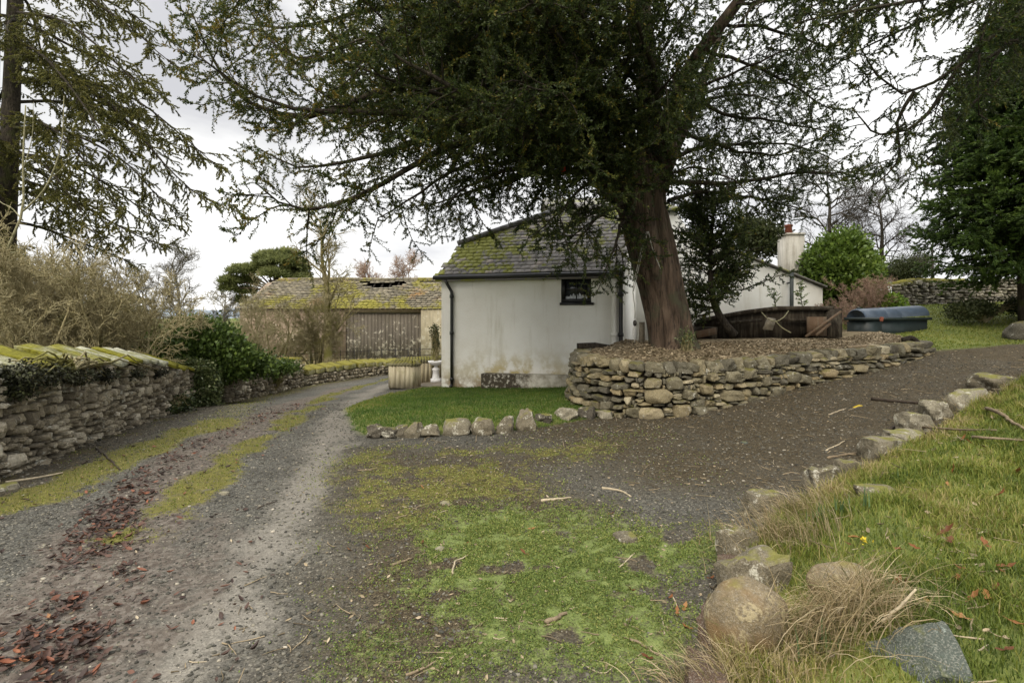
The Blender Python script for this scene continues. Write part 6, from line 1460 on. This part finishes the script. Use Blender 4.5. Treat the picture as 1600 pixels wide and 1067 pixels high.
bare('bare_shrub', 'pinkish brown twiggy shrub before the laurel by the tank', gb(1352, 15.6), 1.35, rg(43), 'twig_pink', 'shrub', trunks=20, n1=7, n2=6, n3=5, n4=2, r0=.014, l1=.4, fine=.005, wander=.15)
bare('bare_shrub', 'low pinkish shrub between the cottage corner and the tank', gb(1318, 15.0), .9, rg(44), 'twig_pink', 'shrub', trunks=14, n1=7, n2=6, n3=5, n4=2, r0=.012, l1=.4, fine=.005, wander=.15)

def bushy(name, label, Y, blobs, mat, L, W, n, seed, stems='twig_moss', base=None, cl=9, cs=.12, shell=.45, cat='shrub', group=None, tint=(.42, .2), up=.5, ns=90):
    """leaf clusters through several lobes given as (px, py, half width px, half height px, dY)"""
    r = np.random.default_rng(seed); t = thing(name, label, cat, (0, 0, 0), group)
    ce = np.array([P(b[0], b[1], Y + b[4]) for b in blobs]); ra = np.array([[b[2] * Y / F, (b[2] + b[3]) * .5 * Y / F, b[3] * Y / F] for b in blobs]); wt = ra.prod(1) ** .67; wt /= wt.sum()
    i = r.choice(len(blobs), n, p=wt); q = unit(r.normal(size=(n, 3))); rr = r.random((n, 1)) ** shell; c = ce[i] + q * rr * ra[i] * (1 + .22 * (fbm(q[:, :1] * 3 + i[:, None], q[:, 2:] * 3, 3) - .5) * 2)
    zg = zt(c[:, 0], c[:, 1]); k = c[:, 2] > zg + .02; c, q, i = c[k], q[k], i[k]; n = len(c)
    j = np.repeat(np.arange(n), cl); p = c[j] + r.normal(size=(len(j), 3)) * cs; ax = unit(q[j] + np.array([0, 0, up]) + r.normal(size=(len(j), 3)) * .5)
    V, Q = leaves(p, ax, L, W, .6, r); tn = np.clip(tint[0] + tint[1] * r.normal(size=n)[j] * .8 + .12 * r.normal(size=len(j)) + .5 * (fbm(c[:, 0] * 1.3, c[:, 2] * 1.3 + c[:, 1], 3)[j] - .5), 0, 1)
    base = np.array(base) if base is not None else put(ce[:, 0].mean(), ce[:, 1].mean())
    m = min(n, ns); e = c[r.choice(n, m, replace=False)]; s_ = np.linspace(0, 1, 7)[None, :, None]; pa = base + (e[:, None] - base) * s_ + r.normal(size=(m, 7, 3)) * .04 * np.sin(s_ * np.pi) + np.array([0, 0, .15]) * np.sin(s_ * np.pi); mb = MB(); mb.add(*tubes(pa, rad(m, 7, .018, .004), 4)); mb.build('stems', M[stems], t)
    mesh_obj('foliage', V, Q, M[mat], t, {'tint': np.repeat(tn, 4)}); return t
bushy('evergreen_bush', 'dark glossy evergreen bush leaning over the gap in the lane wall', 12.3, [(285, 547, 50, 28, .3), (322, 543, 44, 30, 0), (360, 560, 32, 20, .2), (248, 552, 26, 18, .5), (305, 524, 40, 18, .4), (400, 570, 24, 9, .7), (345, 567, 28, 20, -.1)], 'holly_leaf', .095, .03, 5200, 201, cl=10)
bushy('ivy', 'pale tipped ivy mounding over the end of the long lane wall', 11.5, [(300, 580, 24, 16, .1), (318, 600, 18, 30, .1), (328, 628, 10, 26, .2), (285, 572, 22, 8, 0)], 'ivy_leaf', .06, .024, 2600, 202, cl=7, cs=.05, tint=(.58, .25), up=-.1, cat='climber')
bushy('laurel', 'rounded bright green laurel behind the cottage corner', 17.2, [(1312, 428, 42, 46, 0), (1283, 436, 26, 38, .2), (1338, 432, 28, 36, .2), (1322, 394, 24, 30, 0), (1298, 400, 18, 26, .1), (1290, 465, 30, 20, .2), (1350, 412, 14, 18, .3), (1270, 418, 14, 22, 0)], 'laurel_leaf', .13, .04, 4200, 203, cl=9, cs=.14, shell=.4, up=.6)
bushy('low_shrub', 'small lime green shrub behind the blue grey tank', 15.6, [(1378, 475, 24, 14, 0), (1362, 480, 14, 10, 0), (1395, 478, 14, 12, .1)], 'lime_leaf', .09, .028, 800, 204, cl=8, cs=.07)
bushy('shrub', 'grey olive shrub before the gap of sky left of the dark conifer', 22, [(1415, 420, 28, 16, 0), (1440, 415, 14, 20, .2), (1400, 432, 20, 12, 0)], 'olive_leaf', .08, .02, 1500, 205, cl=7, cs=.13, stems='twig_dark')
bushy('shrub', 'dark evergreen showing through the thicket at the left above the lane wall', 12.2, [(90, 505, 60, 40, 1.2), (20, 480, 50, 60, 1.2), (170, 500, 50, 30, 1.5)], 'holly_leaf', .09, .026, 1500, 206, cl=8, cs=.12, tint=(.35, .15))
bushy('shrub', 'creeping green weeds at the foot of the dark conifer', 14.6, [(1525, 482, 30, 8, 0), (1500, 488, 20, 6, -.2), (1590, 478, 20, 8, .2)], 'olive_leaf', .07, .025, 700, 207, cl=7, cs=.08)
bushy('climber', 'small climber on the cottage side beside the white pedestal', 15.4, [(682, 524, 4, 18, 0), (679, 515, 6, 7, 0), (681, 540, 4, 8, 0)], 'olive_leaf', .05, .016, 90, 208, cl=6, cs=.05)
bushy('shrub', 'dark low shrub on the middle lane wall beside the yellow capstone', 14.6, [(440, 574, 26, 9, .2), (415, 580, 24, 10, 0)], 'holly_leaf', .07, .022, 700, 209, cl=7, cs=.06)
bushy('creeper', 'dark creeper and moss hanging under the coping of the long lane wall', 6.4, [(20, 584, 40, 13, -.92), (70, 585, 36, 12, -.5), (120, 587, 32, 9, .1), (165, 585, 26, 7, .9), (30, 606, 24, 10, -.9), (212, 585, 20, 5, 1.9), (250, 582, 16, 5, 2.9)], 'creeper', .036, .011, 760, 210, cl=8, cs=.03, cat='climber', tint=(.4, .25), up=-.6, base=(-5.0, 6.2, 1.0), ns=26)
bushy('tuft', 'green weeds at the foot of the long lane wall by the ivy', 10.4, [(285, 630, 16, 10, 0), (260, 640, 14, 6, -.4)], 'ivy_leaf', .05, .02, 260, 211, cl=6, cs=.05, tint=(.4, .2), cat='weeds')
bushy('tuft', 'grass and weeds along the coping at the middle of the raised bed, by the trunk', 9.9, [(1075, 530, 10, 14, 0)], 'ivy_leaf', .05, .012, 50, 212, cl=5, cs=.04, cat='weeds')
bushy('laurel', 'dull green evergreen seen above the cottage gable by the chimney', 19.5, [(1195, 375, 30, 24, 0), (1170, 360, 20, 14, 0)], 'olive_leaf', .13, .04, 700, 213, cl=8, cs=.15, base=(8.5, 22, 1.2))
for i, (px, py, h) in enumerate([(1213, 482, 30), (1255, 486, 44)]):
    r = rg(60 + i); Y = 12.9; t = thing('conifer_seedling', ['thin self sown conifer seedling left of the soil pipe', 'feathery self sown conifer seedling right of the soil pipe'][i], 'seedling'); mb = MB(); a, b = P(px, py, Y), P(px - 8, py - h, Y); tp = np.linspace(a, b, 8); mb.tube(tp, np.linspace(.012, .003, 8), 5)
    p, L, _ = kids(tp[None], [h * Y / F], 34, .15, 1., (.10, .26), 1.1, 5, r, .2, -.05, .05, .1); mb.add(*tubes(p, rad(len(p), 5, .004, .002), 3)); mb.build('trunk', M['dark_bark'], t); join(foliate(p, 16, .05, .010, r, .05, .7, .2, tint=(.6, .2))).build('crown', M['holly_leaf'], t)

def pine():
    r = rg(300); Y = 48; t = thing('scots_pine', 'flat topped pine with blue green needle clumps behind the barn', 'tree'); mb = MB(); b = gb(425, Y)
    tr = V3([(428, 520, Y), (428, 460, Y), (436, 430, Y), (440, 410, Y)]); mb.tube(resample(tr, 10)[0], np.linspace(.34, .14, 10), 8)
    cl = [(440, 405, 34, 12, 0), (425, 400, 26, 11, 0), (462, 412, 18, 12, 0), (455, 425, 26, 10, 1), (430, 424, 22, 9, -1), (395, 418, 14, 8, 0), (378, 420, 20, 9, 0), (362, 436, 16, 8, 0), (358, 448, 12, 6, 0), (388, 436, 16, 8, 1), (412, 412, 16, 9, 0), (470, 432, 16, 8, 0), (385, 452, 14, 7, 1), (378, 466, 10, 6, 1), (448, 394, 20, 7, 0)]
    for c in cl: mb.tube(resample(np.array([P(430, 455, Y), (P(430, 450, Y) + P(c[0], c[1] + 10, Y + c[4])) / 2 + [0, 0, .2], P(c[0], c[1] + 2, Y + c[4])]), 8)[0], np.linspace(.12, .03, 8), 5)
    mb.build('trunk', M['yew_bark'], t, True); out = MB()
    for c in cl:
        n = int(c[2] * c[3] * 1.5); q = unit(r.normal(size=(n, 3))); q[:, 2] = np.abs(q[:, 2]) * 1.1 - .35; ce = P(c[0], c[1] + 3, Y + c[4]) + q * (r.random((n, 1)) ** .5) * np.array([c[2], c[2], c[3]]) * Y / F
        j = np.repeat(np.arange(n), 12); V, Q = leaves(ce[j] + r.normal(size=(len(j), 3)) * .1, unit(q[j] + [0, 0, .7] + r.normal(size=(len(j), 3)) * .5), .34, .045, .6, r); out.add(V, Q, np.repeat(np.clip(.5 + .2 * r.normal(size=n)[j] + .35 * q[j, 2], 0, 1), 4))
    out.build('crown', M['pine_leaf'], t)
pine()
# little things hanging in the yew
t = thing('hanging_feeder', 'pale looped cord hanging down the yew trunk with a small dark feeder', 'bird feeder'); mb = MB(); Y = 9.95
mb.tube(resample(V3([(1010, 362, Y), (1003, 385, Y), (993, 430, Y), (989, 455, Y), (992, 480, Y), (992, 498, Y)]), 14)[0], .009, 5); mb.tube(resample(V3([(1012, 362, Y), (1006, 384, Y), (998, 418, Y), (990, 455, Y)]), 14)[0], .008, 5); mb.tube(resample(V3([(1013, 362, Y), (1020, 390, Y), (1032, 420, 9.9)]), 14)[0], .009, 5)
mb.tube(resample(V3([(992, 504, Y), (989, 520, Y), (992, 536, Y)]), 8)[0], .006, 5); mb.tube(resample(V3([(992, 504, Y), (997, 518, Y), (996, 534, Y)]), 8)[0], .006, 5); mb.build('cord', M['rope'], t)
mb = MB(); p = P(992, 505, Y); mb.lathe([(.005, .06), (.03, .04), (.036, 0), (.03, -.04), (.005, -.055)], p, 10); mb.build('feeder', M['iron'], t, True)
mb = MB(); p = P(879, 264, 9.3); r = rg(9)
V = []; 
for i in range(5):
    for j in range(4): V.append(p + np.array([(i - 2) * .03 + r.normal() * .006, r.normal() * .012 + .02 * math.sin(i * 1.9), -(j - 1.5) * .028 + .012 * math.sin(i * 2)]))
mb.add(np.array(V), np.array([[i * 4 + j, (i + 1) * 4 + j, (i + 1) * 4 + j + 1, i * 4 + j + 1] for i in range(4) for j in range(3)])); mb.add(np.array(V) + [0, .006, 0], np.array([[i * 4 + j, i * 4 + j + 1, (i + 1) * 4 + j + 1, (i + 1) * 4 + j] for i in range(4) for j in range(3)])); tag(mb.build('red_cloth', M['red']), 'small red cloth scrap caught in the yew above the cottage roof', 'cloth')
# ------------------------------------------------------------------ sky, sun, camera
SUN_EL, SUN_AZ = R(42), R(200)      # broad soft light from behind the viewer; azimuth clockwise from +Y
w = bpy.data.worlds.new('World'); SC.world = w; w.use_nodes = True; nt = w.node_tree; nt.nodes.clear()
def N(t, **k):
    x = nt.nodes.new(t)
    for a, b in k.items(): setattr(x, a, b)
    return x
sky = N('ShaderNodeTexSky', sky_type='NISHITA'); sky.sun_disc = False; sky.sun_elevation = SUN_EL; sky.sun_rotation = SUN_AZ; sky.air_density = 1.2; sky.dust_density = 3.
tc = N('ShaderNodeTexCoord'); mp = N('ShaderNodeMapping'); mp.inputs['Scale'].default_value = (1.2, 1.2, 3.4); mp.inputs['Location'].default_value = (.35, .2, .6); nt.links.new(tc.outputs['Generated'], mp.inputs[0])
nz = N('ShaderNodeTexNoise'); nz.inputs['Scale'].default_value = 2.3; nz.inputs['Detail'].default_value = 7; nz.inputs['Roughness'].default_value = .52; nz.inputs['Distortion'].default_value = .4; nt.links.new(mp.outputs[0], nz.inputs['Vector'])
cr = N('ShaderNodeValToRGB'); e = cr.color_ramp.elements; e[0].position = .36; e[0].color = (.39, .39, .405, 1); e[1].position = .62; e[1].color = (.66, .657, .645, 1); m_ = cr.color_ramp.elements.new(.48); m_.color = (.51, .508, .505, 1); nt.links.new(nz.outputs[0], cr.inputs[0])
# an overcast sky is brighter overhead than at the horizon
sep = N('ShaderNodeSeparateXYZ'); nt.links.new(tc.outputs['Generated'], sep.inputs[0]); mr = N('ShaderNodeValToRGB'); mr.color_ramp.elements[0].color = (.28, .28, .28, 1); mr.color_ramp.elements[1].color = (.9, .9, .9, 1)
for p_, v_ in ((.12, .27), (.34, .225), (.5, .24)): el = mr.color_ramp.elements.new(p_); el.color = (v_, v_, v_, 1)
nt.links.new(sep.outputs[2], mr.inputs[0]); mr2 = N('ShaderNodeMath', operation='MULTIPLY'); mr2.inputs[1].default_value = 4.; nt.links.new(mr.outputs[0], mr2.inputs[0])
b1 = N('ShaderNodeBackground'); b1.inputs[1].default_value = .08; nt.links.new(sky.outputs[0], b1.inputs[0])
b2 = N('ShaderNodeBackground'); nt.links.new(cr.outputs[0], b2.inputs[0]); nt.links.new(mr2.outputs[0], b2.inputs[1])
mx = N('ShaderNodeMixShader'); mx.inputs[0].default_value = .95; nt.links.new(b1.outputs[0], mx.inputs[1]); nt.links.new(b2.outputs[0], mx.inputs[2])
ou = N('ShaderNodeOutputWorld'); nt.links.new(mx.outputs[0], ou.inputs[0])
L = bpy.data.lights.new('sun', 'SUN'); L.energy = 1.5; L.angle = R(25); L.color = (1., .91, .76); so = bpy.data.objects.new('sun', L); COL.objects.link(so)
dv = Vector((math.sin(SUN_AZ) * math.cos(SUN_EL), math.cos(SUN_AZ) * math.cos(SUN_EL), math.sin(SUN_EL))); so.rotation_euler = dv.to_track_quat('Z', 'Y').to_euler()
cam = bpy.data.cameras.new('camera'); co = bpy.data.objects.new('camera', cam); COL.objects.link(co); co.location = (0, 0, EYE); co.rotation_euler = (R(90), 0, 0)
cam.sensor_width = 36; cam.lens = F / 1600 * 36; cam.shift_y = -(533.5 - HORY) / 1600; cam.clip_start = .05; cam.clip_end = 6000; SC.camera = co
SC.view_settings.view_transform = 'Standard'; SC.view_settings.look = 'None'; SC.view_settings.exposure = 1.0; SC.view_settings.gamma = 1
SC.cycles.max_bounces = 6; SC.cycles.transparent_max_bounces = 4; SC.cycles.use_denoising = True
